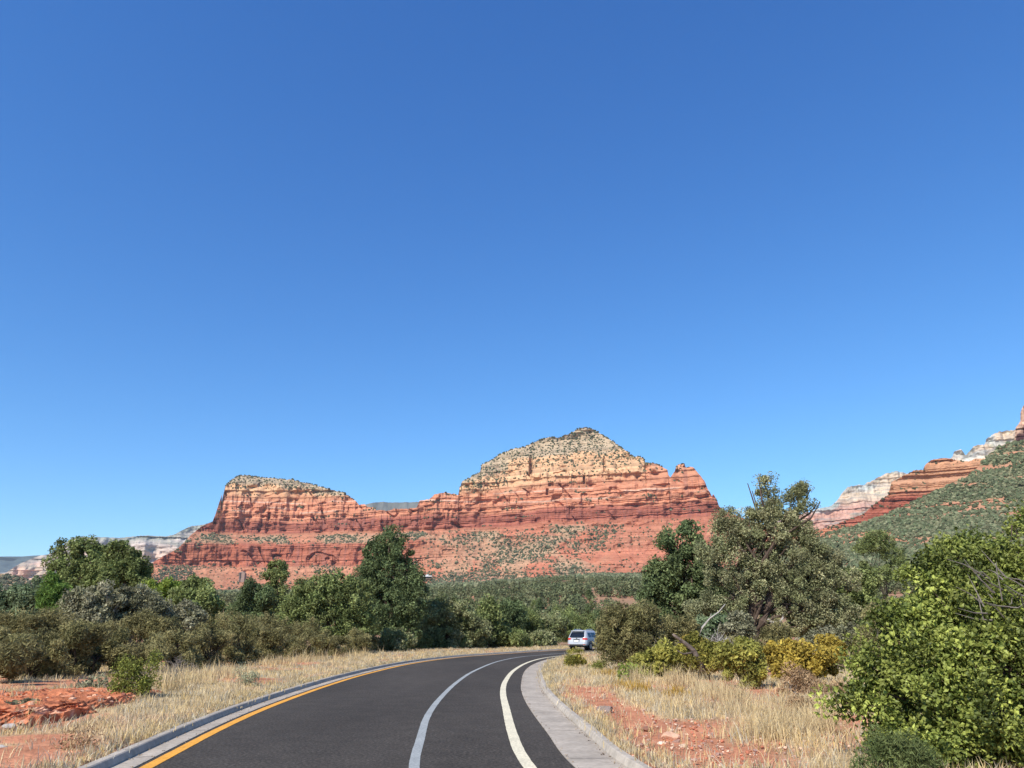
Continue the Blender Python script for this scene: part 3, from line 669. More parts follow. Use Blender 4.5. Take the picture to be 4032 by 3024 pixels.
def plant(name, label, cat, blobs_px, D, n, sty, base_px=None, bark='bark', r0=.2, seed=0, group=None, twigs=60, trunk=True, depth=.85, scale=1.0, partname='crown', tpart='trunk', stems=0, leafk=1.0, shell=.62, **kw):
    """blobs_px: (px,py,rx,ry[,dz]) in photo pixels at distance D -> real ellipsoids round a base on the ground"""
    B = []
    for b in blobs_px:
        dd = b[4] if len(b) > 4 else 0
        c = at(b[0], b[1], D + dd); zc = (D + dd) * cP + (c[2] - CAMH) * sP; k = zc / F
        B.append([c[0], c[1], c[2], b[2] * k, max(b[2], b[3]) * k * depth, b[3] * k])
    B = np.array(B)
    bx = at(base_px, 2500, D)[0] if base_px else (B[:, 0].mean()); base = np.array([bx, D, gz(bx, D)])
    root = empty(name, base); tag(root, label, cat, group)
    B[:, :3] -= base
    s = dict(STY[sty]); s['leaf'] *= leafk
    aspect = s['aspect']
    me, cc = crown_mesh(partname, B, n, s['leaf'], kw.get('mat', M['leaf']), s['base'], s['alt'], seed, s['clump'], aspect, shell=shell, cvar=kw.get('cvar', .35), bent=kw.get('bent', False))
    link(partname, me, root)
    if trunk:
        r = np.random.default_rng(seed + 9); sub = cc[r.choice(len(cc), min(twigs, len(cc)), replace=False)] if twigs else None
        if stems:
            mb = MB(); rr = random.Random(seed)
            tg = [B[i, :3] + np.array([rr.uniform(-.5, .5), rr.uniform(-.5, .5), rr.uniform(-.2, .5)]) * B[i, 3:6] for i in range(len(B))] + \
                 [cc[int(r.integers(0, len(cc)))] for _ in range(stems)]
            for t in tg:
                t = np.array(t); w = np.array([rr.uniform(-.2, .2), rr.uniform(-.2, .2), 0]); L = np.linalg.norm(t)
                ps = [w - [0, 0, .05], w + t * np.array([.18, .18, .35]) , t * np.array([.5, .5, .68]) + np.array([rr.uniform(-.08, .08) * L, 0, 0]), t]
                mb.tube(ps, [r0, r0 * .7, r0 * .45, r0 * .15], 5)
            for c in (sub if sub is not None else []):
                tt = np.array(tg); j = int(np.argmin(((tt - c)**2).sum(1))); mb.tube([tt[j] * .75, (tt[j] * .8 + c) / 2, c], [r0 * .3, r0 * .2, r0 * .08], 3)
        else: mb = limbs((0, 0, 0), B[:, :3], r0, seed, sub)
        mb.build(tpart, M[bark], root)
    return root

# ------------------------------------------------------------------ individual trees and shrubs
plant('juniper_tree', 'tall rounded-cone juniper standing alone above the others beyond the left kerb', 'tree',
      [(1530,2165,62,56),(1475,2250,50,56),(1600,2250,46,56),(1425,2345,50,60),(1640,2350,44,60),(1530,2350,80,70),(1535,2120,48,52),(1480,2195,48,60),(1585,2180,42,60),(1440,2290,62,62),(1540,2280,80,75),(1615,2290,50,62),(1430,2390,62,66),(1530,2400,90,80),(1610,2400,62,75),(1480,2480,80,60),(1580,2490,72,60),(1450,2165,28,26),(1535,2085,24,20)],
      70, 72000, 'darkjuniper', 1545, r0=.28, seed=1, twigs=150)
plant('juniper_tree', 'broad olive-green round-topped juniper immediately left of the tallest roadside juniper', 'tree',
      [(1290,2360,100,75),(1210,2370,80,70),(1380,2370,90,80),(1250,2310,80,45),(1330,2300,70,40),(1180,2430,80,60),(1300,2450,110,60),(1410,2450,70,55)],
      62, 46000, 'juniper', 1290, r0=.24, seed=2, twigs=100)
plant('juniper_tree', 'slender pale-topped tree poking up behind the round juniper, in front of the maroon cliff', 'tree',
      [(1085,2235,38,24),(1065,2260,30,18),(1105,2268,34,20),(1085,2320,42,40),(1080,2380,50,40)], 82, 14000, 'juniper', 1085, r0=.2, seed=3, twigs=60)
plant('juniper_tree', 'dark narrow upright juniper between the slender pale-topped tree and the grey shrubs', 'tree',
      [(985,2340,36,50),(1030,2360,44,50),(1010,2420,70,50),(950,2420,48,44)], 66, 16000, 'darkjuniper', 1000, r0=.2, seed=4, twigs=50)
plant('juniper_tree', 'large gnarled juniper with ragged open top at the left, in front of the pale mesa', 'tree',
      [(340,2150,46,22),(300,2185,40,28),(380,2170,36,28),(238,2160,22,20),(290,2235,55,40),(370,2240,62,45),(330,2290,80,40),(262,2280,50,40),(208,2225,20,17),(400,2300,60,40)],
      58, 30000, 'juniper', 330, r0=.26, seed=5, twigs=140)
plant('juniper_tree', 'squat dark-bellied juniper touching the right side of the ragged-topped juniper', 'tree',
      [(462,2170,30,24),(440,2215,40,38),(500,2205,42,36),(470,2270,70,40),(540,2260,34,50),(520,2215,26,24),(555,2300,30,24)],
      56, 24000, 'juniper', 490, r0=.22, seed=6, twigs=90)
plant('oak_tree', 'blue-green rounded scrub oak at the far left edge below the low hill', 'tree',
      [(40,2380,80,60),(-60,2370,90,60),(120,2390,70,60),(90,2340,50,35),(180,2340,45,40),(150,2300,36,20),(-160,2400,90,60)], 50, 30000, 'bluegreen', 50, r0=.14, seed=7, twigs=80)
plant('pine_sapling', 'bright green conical pine sapling in the shrubs at the far left', 'tree',
      [(215,2275,16,22),(212,2310,32,26),(220,2345,44,30),(215,2385,56,34),(220,2420,60,30)], 43, 15000, 'pine', 217, r0=.07, seed=8, twigs=80)
plant('juniper_tree', 'bright yellow-green juniper rising behind the grey manzanita on the left', 'tree',
      [(640,2320,60,30),(690,2335,50,36),(600,2345,40,30),(660,2375,70,36)], 54, 16000, 'bright', 650, r0=.14, seed=9, twigs=60)
plant('juniper_tree', 'dark olive juniper with black shaded base between the bright juniper and the upright one', 'tree',
      [(780,2320,46,36),(735,2350,44,36),(820,2360,46,40),(780,2400,70,36),(840,2395,34,30)], 50, 20000, 'juniper', 790, r0=.16, seed=10, twigs=80)
for i, (bl, D, lb) in enumerate([
    ([(340,2370,80,46),(420,2355,80,48),(300,2420,70,36),(390,2430,80,36)], 40, 'grey tangled manzanita below the ragged juniper, right of the pine sapling'),
    ([(520,2365,80,48),(600,2390,70,46),(480,2420,80,40),(570,2440,80,36)], 41, 'grey-green manzanita with dark twiggy hollow below the squat juniper'),
    ([(690,2410,60,40),(740,2440,66,36),(660,2460,60,30)], 42, 'grey manzanita in front of the bright yellow-green juniper')]):
    plant('manzanita_shrub', lb, 'shrub', bl, D, 20000, 'manzanita', None, 'greytwig', .06, 20 + i, 'manzanita shrubs on the left', 260, stems=26, partname='foliage', tpart='stems', shell=.5)
# mesquite thicket along the left verge
mes = [(-60,2690,150,200,24.5,'at the left frame edge above the red rock outcrop, darkest at its base'),(140,2680,120,190,28,'behind the red rock outcrop, second from the left frame edge'),(285,2672,110,190,29.5,'with a forked stem showing, behind the right end of the rock outcrop'),
       (365,2668,90,180,31,'with a dark vase of stems, left of the yellow-green verge shrub'),(520,2662,110,170,32.5,'rising behind the yellow-green verge shrub'),(690,2655,110,165,34.5,'just right of the yellow-green verge shrub'),
       (830,2640,100,155,38,'behind the pale green weed by the kerb'),(960,2632,90,150,41,'midway along the left verge thicket, below the upright dark juniper'),(1080,2615,90,140,45,'below the slender pale-topped tree'),(1190,2600,80,120,49,'at the right end of the thicket, in front of the round juniper'),(1300,2585,70,90,54,'low one in front of the round juniper, last before the tall grass'),(1400,2575,60,80,59,'small one at the foot of the tallest juniper')]
rr = random.Random(5)
for i, (px, py, w, h, D, lb) in enumerate(mes):
    bl = []
    for k in range(9):
        a = rr.uniform(-1, 1); bl.append((px + a * w * .8, py - h * rr.uniform(.42, 1.08) * (1 - .25 * a * a), w * rr.uniform(.16, .36), h * rr.uniform(.08, .17), rr.uniform(-1.2, 1.2)))
    for k in range(3): bl.append((px + rr.uniform(-1, 1) * w * .8, py - h * rr.uniform(.18, .35), w * .3, h * .16, rr.uniform(-.8, .8)))
    plant('mesquite_shrub', 'olive-brown mesquite ' + lb, 'shrub', bl, D, 17000 if i < 7 else 12000, 'mesquite', px, 'darkbark', .045, 40 + i, 'mesquite thicket along the left verge', 170, stems=18, partname='foliage', tpart='stems', shell=.35)
# second row of darker scrub filling behind the thicket
for i, (px, D) in enumerate([(60,36),(210,37),(420,38),(600,39),(800,44),(920,48),(1060,53),(1180,58)]):
    c = 2470 + (px / 1200) * 20
    plant('mesquite_shrub', 'dusky olive mesquite in the second row of the left thicket', 'shrub', [(px + rr.uniform(-60, 60), c + rr.uniform(-40, 50), 60, 34) for _ in range(6)], D, 9000, 'mesquite', px, 'darkbark', .05, 70 + i,
          'mesquites of the second row behind the left thicket', 40, stems=8, partname='foliage', tpart='stems', shell=.35)
# oaks beyond the curve
plant('oak_tree', 'pale-flecked rounded oak thicket directly right of the tallest juniper, behind the road bend', 'tree',
      [(1740,2450,80,70),(1700,2400,50,40),(1760,2390,60,40),(1830,2420,60,50),(1680,2500,50,50),(1780,2510,90,46),(1870,2480,60,60)], 76, 42000, 'oak', 1760, r0=.16, seed=90, twigs=90)
ok = [((1930,2450,60,60),82,'juniper'),((2010,2430,62,70),84,'darkjuniper'),((2090,2450,60,66),88,'juniper'),((2170,2470,56,60),92,'oak'),((2250,2480,60,60),98,'juniper'),((1900,2510,50,44),80,'oak'),((2040,2515,70,40),80,'juniper'),((2140,2525,60,34),84,'oak'),((1560,2530,60,34),66,'oak'),((1440,2525,50,36),64,'mesquite'),((1650,2535,40,26),72,'juniper')]
lbs = ['mid-green juniper right of the pale-flecked oak behind the bend','dark juniper third to the right of the tallest juniper','olive juniper straight above the vanishing cream line','grey-flecked oak immediately left of the silver SUV, set back','juniper rising directly behind the silver SUV','low oak bush at the foot of the mid-green juniper on the bend','low juniper bush on the outer kerb where the road vanishes','low oak bush on the outer kerb just left of the SUV','low oak bush under the tallest juniper','brownish low shrub in the grass left of the tallest juniper','small juniper bush between the tallest juniper and the oak thicket']
for i, ((px, py, rx, ry), D, st) in enumerate(ok):
    rq = random.Random(100 + i)
    bl = [(px + rq.uniform(-.6, .6) * rx, py + rq.uniform(-.65, .6) * ry, rx * rq.uniform(.45, .7), ry * rq.uniform(.4, .6), rq.uniform(-1, 1)) for _ in range(7)]
    plant('oak_tree' if st == 'oak' else ('mesquite_shrub' if st == 'mesquite' else 'juniper_tree'), lbs[i], 'tree' if st != 'mesquite' else 'shrub', bl, D, 15000, st, px, r0=.16, seed=100 + i, twigs=40)
# big mesquite beside the SUV
plant('mesquite_shrub', 'large brown-green mesquite at the right of the silver SUV, hiding part of it', 'shrub',
      [(2480,2430,80,46),(2400,2470,50,60),(2560,2450,70,50),(2440,2520,80,60),(2540,2530,80,60),(2390,2560,40,50),(2480,2590,70,46),(2420,2400,46,28),(2545,2395,60,30)], 34, 32000, 'mesquite', 2500, 'darkbark', .06, 120, None, 260, stems=30, partname='foliage', tpart='stems', shell=.35)
plant('mesquite_shrub', 'low olive mesquite filling between the large mesquite and the broken charred branch', 'shrub',
      [(2620,2480,60,40),(2660,2520,70,40),(2580,2540,50,40),(2700,2470,60,30)], 36, 13000, 'mesquite', 2630, 'darkbark', .04, 121, None, 80, stems=12, partname='foliage', tpart='stems', shell=.35)
# dark juniper + hero juniper
plant('juniper_tree', 'dark green juniper with a separate tuft on top, left of the big gnarled grey-green one', 'tree',
      [(2716,2085,26,24),(2690,2110,28,22),(2735,2120,34,24),(2660,2185,50,46),(2740,2200,70,60),(2610,2260,66,56),(2700,2280,90,66),(2790,2290,60,60),(2580,2330,56,46),(2670,2370,90,56),(2760,2380,80,50),(2560,2375,36,30),(2650,2440,70,36),(2580,2430,56,44),(2760,2450,70,44),(2700,2480,70,36),(2620,2120,26,30)],
      50, 52000, 'darkjuniper', 2700, r0=.24, seed=130, twigs=120)
hero = plant('juniper_tree', 'big gnarled grey-green juniper with ragged bare-branched top and leaning trunk', 'tree',
      [(3000,1895,22,24),(3030,1880,14,18),(2975,1930,26,16),(3030,1935,28,26),(3035,1975,34,26),(3150,1930,24,26),(3175,1915,14,20),(3105,1960,26,20),(3150,1985,34,26),(3200,1975,20,22),
       (2990,2020,50,36),(3070,2020,60,36),(2850,2040,42,34),(2835,2075,26,26),(2890,2020,30,20),(2930,2100,66,50),(3040,2110,80,56),(3140,2060,46,26),(3140,2130,60,46),(3210,2160,60,46),
       (2880,2190,66,50),(2990,2210,80,60),(3110,2220,90,60),(3230,2240,66,56),(2840,2280,60,50),(2950,2300,70,50),(3110,2310,90,60),(3230,2330,70,60),(2800,2370,50,36),(2900,2380,60,30),(3060,2390,50,34),(3150,2400,70,46),(3240,2410,60,46),(2740,2400,40,26),(3290,2370,36,50),(2850,2140,50,40),(2790,2170,40,40),(3290,2200,50,40),(3330,2290,50,50),(3180,2100,40,30),(2920,2060,40,36),(3320,2400,50,40),(3190,2460,60,34),(3290,2450,50,40)],
      43, 120000, 'greyjuniper', 2955, 'bark', .24, 140, None, 420, leafk=.72, shell=.45, cvar=.4)
kids = [c for c in hero.children if c.name.startswith('trunk')]
mb = MB(); b0 = np.array(hero.location)          # leaning lower trunk, bare limbs of the ragged top
def hp(px, py, dd=0): return at(px, py, 43 + dd) - b0
mb.tube([np.array([0, 0, -.2]), hp(2965,2520,-.3), hp(3005,2450,-.4), hp(3030,2380,-.2), hp(3035,2290), hp(3020,2200)], [.34, .28, .25, .22, .18, .1], 9)
for pts, r in [([(3030,2200),(3060,2110),(3100,2040),(3150,1990),(3185,1960)], .13), ([(3020,2180),(3040,2080),(3035,1990),(3020,1930),(3000,1890)], .11), ([(3060,2100),(3130,2060),(3190,2020),(3215,1985)], .10), ([(3150,1990),(3130,1950),(3155,1915)], .05),
               ([(3030,2390),(2960,2400),(2890,2360),(2830,2350)], .14), ([(3030,2300),(3110,2290),(3190,2270)], .11), ([(2990,2450),(2930,2420),(2870,2405)], .10), ([(3020,2230),(2940,2150),(2880,2060),(2840,2030)], .1)]:
    mb.tube([hp(*p) for p in pts], list(np.linspace(r, r * .25, len(pts))), 6)
mb.build('limbs', M['bark'], hero)
mb = MB(); mb.tube([hp(3025,2440,-1), hp(3045,2452,-1.4), hp(3068,2450,-1.5), hp(3082,2435,-1.5), hp(3084,2420,-1.5)], [.07, .075, .07, .05, .02], 7)
mb.tube([hp(3060,2452,-1.4), hp(3075,2470,-1.5), hp(3095,2468,-1.5)], [.05, .04, .015], 5)
tag(mb.build('dead_limb', M['deadwood'], hero), 'bleached curved dead limb')
plant('juniper_tree', 'smaller olive juniper pressed against the right side of the big gnarled juniper', 'tree',
      [(3360,2240,50,50),(3400,2300,46,50),(3340,2320,60,56),(3330,2400,56,50),(3400,2390,50,44),(3300,2450,50,40),(3380,2450,60,36)], 49, 22000, 'juniper', 3360, r0=.15, seed=150, twigs=60)
plant('juniper_tree', 'lone small tree with a dark crooked trunk on the slope above the big leafy bush', 'tree',
      [(3450,2110,36,20),(3420,2135,36,22),(3490,2130,34,24),(3455,2150,56,20),(3400,2160,40,16),(3520,2190,40,40),(3540,2240,50,40),(3470,2260,50,30)], 95, 16000, 'juniper', 3485, 'darkbark', .12, 151, None, 40)
for i, (bl, D, lb, st) in enumerate([
    ([(2760,2480,50,34),(2820,2460,60,34),(2700,2500,40,30)], 41, 'blue-green shrub under the left limbs of the big gnarled juniper', 'bluegreen'),
    ([(2870,2480,50,34),(2920,2460,50,30),(2900,2520,60,24)], 40, 'grey-green shrub left of the leaning juniper trunk', 'manzanita'),
    ([(3070,2500,60,40),(3020,2540,60,26),(3110,2540,50,26)], 36, 'olive-brown mesquite right of the leaning juniper trunk', 'mesquite'),
    ([(3190,2450,60,36),(3240,2480,50,30)], 44, 'very dark green bush in shade under the right side of the big juniper', 'darkjuniper'),
    ([(3260,2520,60,34),(3320,2500,60,36),(3200,2545,50,22)], 38, 'grey-olive shrub between the orange bush and the leafy bush', 'manzanita'),
    ([(2960,2560,60,24),(2880,2560,50,22)], 33, 'dull mesquite behind the middle yellow bush', 'mesquite'),
    ([(3440,2480,60,60),(3420,2560,60,46),(3500,2420,60,60)], 34, 'olive mesquite half hidden behind the leafy bush', 'mesquite')]):
    plant('shrub', lb, 'shrub', bl, D, 10000, st, None, 'greytwig', .04, 160 + i, 'undergrowth around the big juniper', 60, stems=12, partname='foliage', tpart='stems', shell=.35)
# autumn bushes
for i, (bl, D, lb, st, n) in enumerate([
    ([(2600,2580,50,34),(2540,2620,50,36),(2640,2610,60,40),(2580,2640,70,28),(2680,2570,30,26)], 28.5, 'yellow-green autumn bush, leftmost of the yellow bushes, right of the large mesquite', 'yellow', 16000),
    ([(2730,2560,40,34),(2790,2580,50,36),(2760,2610,60,30),(2840,2560,30,24),(2740,2520,26,18)], 28, 'olive and rust autumn bush at the foot of the broken charred branch', 'olive', 13000),
    ([(2910,2600,60,40),(2960,2640,60,40),(2890,2650,56,40),(2980,2590,46,30),(2940,2690,50,22)], 24.5, 'yellow-gold autumn bush standing nearest the road in the straw grass', 'yellow', 17000),
    ([(3060,2570,50,34),(3120,2560,60,34),(3190,2580,60,38),(3090,2610,70,34),(3250,2610,50,36),(3170,2630,70,30)], 27, 'wide orange-gold autumn bush beside the leafy bush', 'orange', 22000),
    ([(3270,2535,36,22),(3300,2560,30,22)], 33, 'small golden bush behind the wide orange one', 'orange', 5000),
    ([(2720,2525,22,16),(2700,2510,18,14)], 31, 'little golden spray beside the tip of the charred branch', 'orange', 2500),
    ([(2930,2550,30,18),(2965,2560,28,16)], 30, 'small golden bush behind the yellow-gold bush, below the leaning trunk', 'yellow', 3500)]):
    plant('autumn_bush', lb, 'bush', bl, D, n, st, None, 'darkbark', .03, 180 + i, 'yellow autumn bushes on the right verge', 60, stems=14, partname='foliage', tpart='stems', shell=.4)
for i, (bl, D, lb) in enumerate([
    ([(3130,2680,50,34),(3190,2700,40,34),(3100,2720,40,30)], 22, 'brown half-dead shrub in front of the orange bush'),
    ([(3240,2740,50,22),(3300,2720,40,26)], 20.5, 'low brown dead shrub by the red soil patch near the leafy bush'),
    ([(3180,2810,46,24),(3130,2790,40,20)], 17.5, 'low purplish-brown dead shrub in the straw grass left of the leafy bush')]):
    plant('dead_shrub', lb, 'shrub', bl, D, 4500, 'brown', None, 'greytwig', .018, 200 + i, 'brown dead shrubs on the right verge', 120, stems=26, partname='foliage', tpart='stems', shell=.2)
# small verge shrubs
for i, (bl, D, lb, st, n) in enumerate([
    ([(2262,2606,30,22),(2292,2618,22,18),(2240,2622,18,14)], 36, 'small olive shrub on the verge below the silver SUV', 'olive', 3000),
    ([(2345,2630,18,22),(2365,2620,14,18),(2330,2645,14,10)], 34, 'small upright green weed on the verge right of the shrub below the SUV', 'verge', 2500),
    ([(2275,2566,26,6),(2245,2570,18,5)], 55, 'flat yellow-green clump at the verge crest in front of the SUV wheels', 'olive', 1200),
    ([(500,2640,50,36),(560,2660,50,40),(480,2680,40,30),(540,2710,60,32),(600,2690,40,30),(590,2620,20,30),(605,2585,18,16),(460,2725,26,14)], 19.5, 'yellow-green leafy shrub standing in the grass of the left verge', 'verge', 5200),
    ([(945,2640,20,18),(990,2660,26,20),(960,2680,34,18),(1010,2690,20,12)], 24, 'pale sage-green weed beside the left kerb', 'sage', 1500),
    ([(70,2815,44,26),(30,2840,40,24),(110,2790,30,16)], 16.5, 'grey-blue weed patch at the left of the red outcrop', 'manzanita', 2200),
    ([(345,2738,30,22),(385,2735,26,20),(310,2725,22,16)], 21.5, 'grey-green weed behind the right end of the red outcrop', 'manzanita', 1800),
    ([(330,2960,46,16),(290,2965,30,12)], 11.6, 'dry olive weed in the grass beside the left kerb near the bottom edge', 'brown', 1500),
    ([(2480,2662,20,12)], 27, 'tiny green weed left of the yellow bushes', 'bright', 600),
    ([(1330,2580,26,8),(1255,2590,20,7)], 50, 'brownish tuft at the kerb below the tallest juniper', 'brown', 900)]):
    plant('verge_shrub', lb, 'shrub', bl, D, n, st, None, 'greytwig', .012, 220 + i, None, 50, stems=14, partname='foliage', tpart='stems', shell=.3, leafk=.75)

# dead wood
def branches(name, label, segs, D, mat, cat='dead branch', n=7):
    p0 = at(*segs[0][0][0], D); base = np.array([p0[0], D, gz(p0[0], D)])
    mb = MB()
    for pts, r in segs:
        mb.tube([at(*p, D) - base for p in pts], list(np.linspace(r, r * .3, len(pts))), n)
    o = mb.build(name, M[mat], None, base, smooth=True); tag(o, label, cat); return o
branches('broken_branch', 'thick charred broken branch with pale snapped tip above the olive autumn bush', [([(2770,2640),(2745,2590),(2730,2560),(2700,2535),(2668,2512),(2648,2497)], .12), ([(2725,2570),(2690,2575),(2665,2560)], .04), ([(2690,2530),(2670,2530),(2662,2540)], .03)], 27.6, 'burnt')
branches('bare_branch', 'pale curved bare branch sticking up left of the leaning juniper trunk', [([(2750,2560),(2752,2510),(2765,2470),(2795,2435),(2830,2410),(2856,2378)], .055), ([(2795,2435),(2800,2415)], .02)], 34, 'deadwood')
branches('fallen_branch', 'thin grey dead branch lying among the golden bushes', [([(2900,2610),(2935,2585),(2965,2560),(2985,2540)], .035), ([(2950,2570),(2925,2570),(2905,2580)], .02)], 26, 'deadwood')
def twiggy(name, label, px, py, D, h, w, mat, n=26, seed=0, r0=.02, cat='dead shrub'):
    rr = random.Random(seed); b = at(px, py, D); base = np.array([b[0], D, gz(b[0], D)]); z0 = 0
    mb = MB()
    for i in range(n):
        a = rr.uniform(0, 6.28); s = rr.random()**.5; t = np.array([math.cos(a) * w * s, math.sin(a) * w * s, h * (1 - .45 * s) * rr.uniform(.7, 1.05)])
        m = t * np.array([.4, .4, .55]) + np.array([rr.uniform(-.08, .08), rr.uniform(-.08, .08), 0])
        mb.tube([(0, 0, z0), m, t], [r0, r0 * .6, r0 * .2], 4)
        for k in range(5):
            q = rr.uniform(.35, .95); s0 = m * (1 - q) + t * q; e = s0 + np.array([rr.uniform(-1, 1), rr.uniform(-1, 1), rr.uniform(.1, 1)]) * h * .22
            mb.tube([s0, e], [r0 * .4, r0 * .12], 3)
    o = mb.build(name, M[mat], None, base); tag(o, label, cat)
twiggy('bare_shrub', 'leafless whitish-grey twiggy shrub behind the charred branch, below the big juniper', 2830, 2550, 31.5, 1.75, .95, 'deadwood', 46, 3, .022)
twiggy('bare_shrub', 'leafless grey twiggy shrub left of the broken charred branch', 2600, 2560, 32, 1.3, .8, 'greytwig', 30, 4, .016)
twiggy('bare_shrub', 'leafless grey shrub under the left thicket beside the yellow-green verge shrub', 700, 2670, 27, .8, .7, 'greytwig', 30, 5, .014)

# near leafy bush
NB = [(3830,2230,130,110,.6),(3720,2280,110,110,.1),(3950,2260,140,120,.5),(4060,2150,130,130,1.2),(3650,2400,130,120,0),(3780,2420,150,130,-.3),(3930,2430,150,140,-.2),(4090,2380,150,160,.2),
      (3540,2520,130,120,0),(3480,2620,130,110,0),(3620,2600,150,130,-.4),(3780,2620,160,150,-.6),(3950,2620,160,160,-.5),(4110,2600,160,170,0),(3410,2745,80,60,.1),(3310,2775,50,32,.2),(3500,2770,140,110,-.2),(3650,2800,150,130,-.6),
      (3830,2820,160,150,-.8),(4000,2830,160,160,-.7),(4150,2800,160,180,-.2),(3490,2880,80,70,0),(3580,2950,140,110,-.3),(3760,3000,170,130,-.7),(3960,3020,180,140,-.8),(3560,2250,40,30,.2),(3660,2190,36,30,.3),(3760,2160,40,30,.4),(4000,2090,80,50,1.0),
      (4250,2250,170,190,.6),(4300,2500,190,210,.4),(4300,2800,200,220,.3),(4450,2650,180,260,1.0),(4100,3080,220,160,-.4),(3850,3150,200,120,-.4),(3600,3080,140,90,0)]
STY['near'] = dict(base=(.085, .115, .022), alt=(.39, .42, .095), leaf=.062, clump=.19, aspect=2.6)
nb = plant('leafy_bush', 'large glossy green leafy bush filling the lower right corner', 'bush', NB, 10.3, 82000, 'near', 3950, 'bark', .07, 300, None, 420, stems=40, partname='foliage', tpart='stems', depth=.8, shell=.42, mat=M['glossleaf'], bent=True, cvar=.4)
mb = MB(); b0 = np.array(nb.location)
rr = random.Random(8)
for k in range(26):                                   # bare grey twigs at the upper right of the bush
    s = at(rr.uniform(3850,4100), rr.uniform(2250,2450), 9.6) - b0; e = s + np.array([rr.uniform(-.5, .1), rr.uniform(-.2, .1), rr.uniform(.05, .45)])
    mb.tube([s, (s + e) / 2 + np.array([0, 0, rr.uniform(-.05, .05)]), e], [.010, .007, .002], 4)
tag(mb.build('twigs', M['greytwig'], nb), 'bare grey twigs')
STY['feather'] = dict(base=(.080, .105, .035), alt=(.17, .195, .075), leaf=.06, clump=.15, aspect=6)
plant('feathery_shrub', 'dark blue-green feathery shrub at the foot of the leafy bush, bottom edge', 'shrub', [(3480,2935,60,36),(3550,2960,80,50),(3430,3010,60,40),(3600,3010,80,50),(3500,3060,100,50)], 9.1, 8000, 'feather', 3560, 'darkbark', .012, 310, None, 90, stems=24, partname='foliage', tpart='stems', shell=.3)

# ------------------------------------------------------------------ wooded valley: individual trees, then the far wood
def proto(name, sty, H, Wd, n, seed, bark='bark'):
    rq = random.Random(seed); B = []
    for k in range(11):
        f = rq.uniform(.22, .9); w = Wd / 2 * (1 - .65 * abs(f - .38) - .3 * max(0, f - .6)); a = rq.uniform(0, 6.28); d = w * rq.uniform(.25, .6)
        B.append([math.cos(a) * d, math.sin(a) * d, H * f, w * rq.uniform(.38, .6), w * rq.uniform(.38, .6), H * rq.uniform(.10, .19)])
    B.append([0, 0, H * .9, Wd * .14, Wd * .14, H * .11])
    s = STY[sty]; me, cc = crown_mesh('crown', B, n, s['leaf'] * 1.55, M['leaf'], s['base'], s['alt'], seed, s['clump'] * 1.2, s['aspect'], shell=.5, cvar=.3)
    mb = limbs((0, 0, 0), np.array(B)[:, :3], .14, seed, None, n=5)
    tm = bpy.data.meshes.new('trunk'); tm.from_pydata(mb.v, [], mb.f); tm.materials.append(M[bark]); return me, tm
protos = [proto('a', 'juniper', 5.2, 4.6, 4200, 401), proto('b', 'darkjuniper', 5.6, 4.2, 4200, 402), proto('c', 'oak', 4.4, 5.2, 4200, 403), proto('d', 'juniper', 4.4, 4.4, 4200, 404), proto('e', 'darkjuniper', 6.4, 4.4, 4600, 405), proto('f', 'oak', 3.6, 4.4, 3600, 406)]
knd = [('juniper_tree','mid-green juniper','juniper'),('juniper_tree','dark green juniper','dark juniper'),('oak_tree','grey-green scrub oak','oak'),('juniper_tree','small rounded juniper','small juniper'),('juniper_tree','tall dark conical juniper','tall juniper'),('oak_tree','low spreading scrub oak','low oak')]
rv = random.Random(77); cnt = 0; placed = []
while cnt < 250:
    az = math.radians(rv.uniform(-36, 36)); r = 78 + 250 * rv.random()**1.35
    x, y = r * math.sin(az), r * math.cos(az)
    if y < 68 or (r < 104 and -1 < x < 75): continue
    if any((x - a)**2 + (y - b)**2 < 10 for a, b in placed): continue
    if x < -8 and r < 88: continue
    placed.append((x, y)); k = rv.choices(range(6), [5, 5, 3, 5, 3, 3])[0]; nm, lb, gp = knd[k]
    sc = rv.uniform(.7, 1.2) * (1 if r > 130 else .85)
    root = empty(nm, (x, y, gz(x, y) - .1), rv.uniform(0, 6.28)); root.scale = (sc, sc, sc * rv.uniform(.85, 1.1))
    tag(root, lb + ' among the trees of the wooded valley behind the road bend', 'tree', gp + ' trees of the wooded valley')
    link('crown', protos[k][0], root); link('trunk', protos[k][1], root); cnt += 1
r_ = np.random.default_rng(12)
def wood(n, r1, r2, p, gap):
    q = r_.random(n); r = (r1**p + q * (r2**p - r1**p))**(1 / p); az = np.radians(r_.uniform(-40, 40, n))
    x, y = r * np.sin(az), r * np.cos(az); k = fbm(x / 42, y / 42, 801, 3) < gap
    x, y, r = x[k], y[k], r[k]; return np.stack([x, y, terrain(x, y)], -1), r
# closer part of the far wood: leaf clumps, 20 faces a puff, several puffs a tree
Pw, rw = wood(11000, 250, 720, 1.35, .60)
n_ = len(Pw); K_ = 64; th = r_.random((n_, K_)) * 6.28; f_ = r_.random((n_, K_)); hh = r_.uniform(2.4, 5.2, n_)[:, None]; wd = r_.uniform(1.2, 2.3, n_)[:, None]
rad_ = wd * np.sqrt(np.clip(1 - (f_ * 1.15 - .35)**2 * 1.3, .02, 1)) * r_.uniform(.55, 1.1, (n_, K_))
Q = (Pw[:, None, :] + np.stack([np.cos(th) * rad_, np.sin(th) * rad_, hh * (.12 + .88 * f_)], -1)).reshape(-1, 3); m_n = len(Q)
outw = np.stack([np.cos(th), np.sin(th), f_ * 1.2], -1).reshape(-1, 3); nr_ = unit(outw * .9 + r_.normal(size=(m_n, 3)) * .7)
a1 = unit(np.cross(nr_, r_.normal(size=(m_n, 3)))); a2 = np.cross(nr_, a1); L_ = r_.uniform(.28, .62, (m_n, 1))
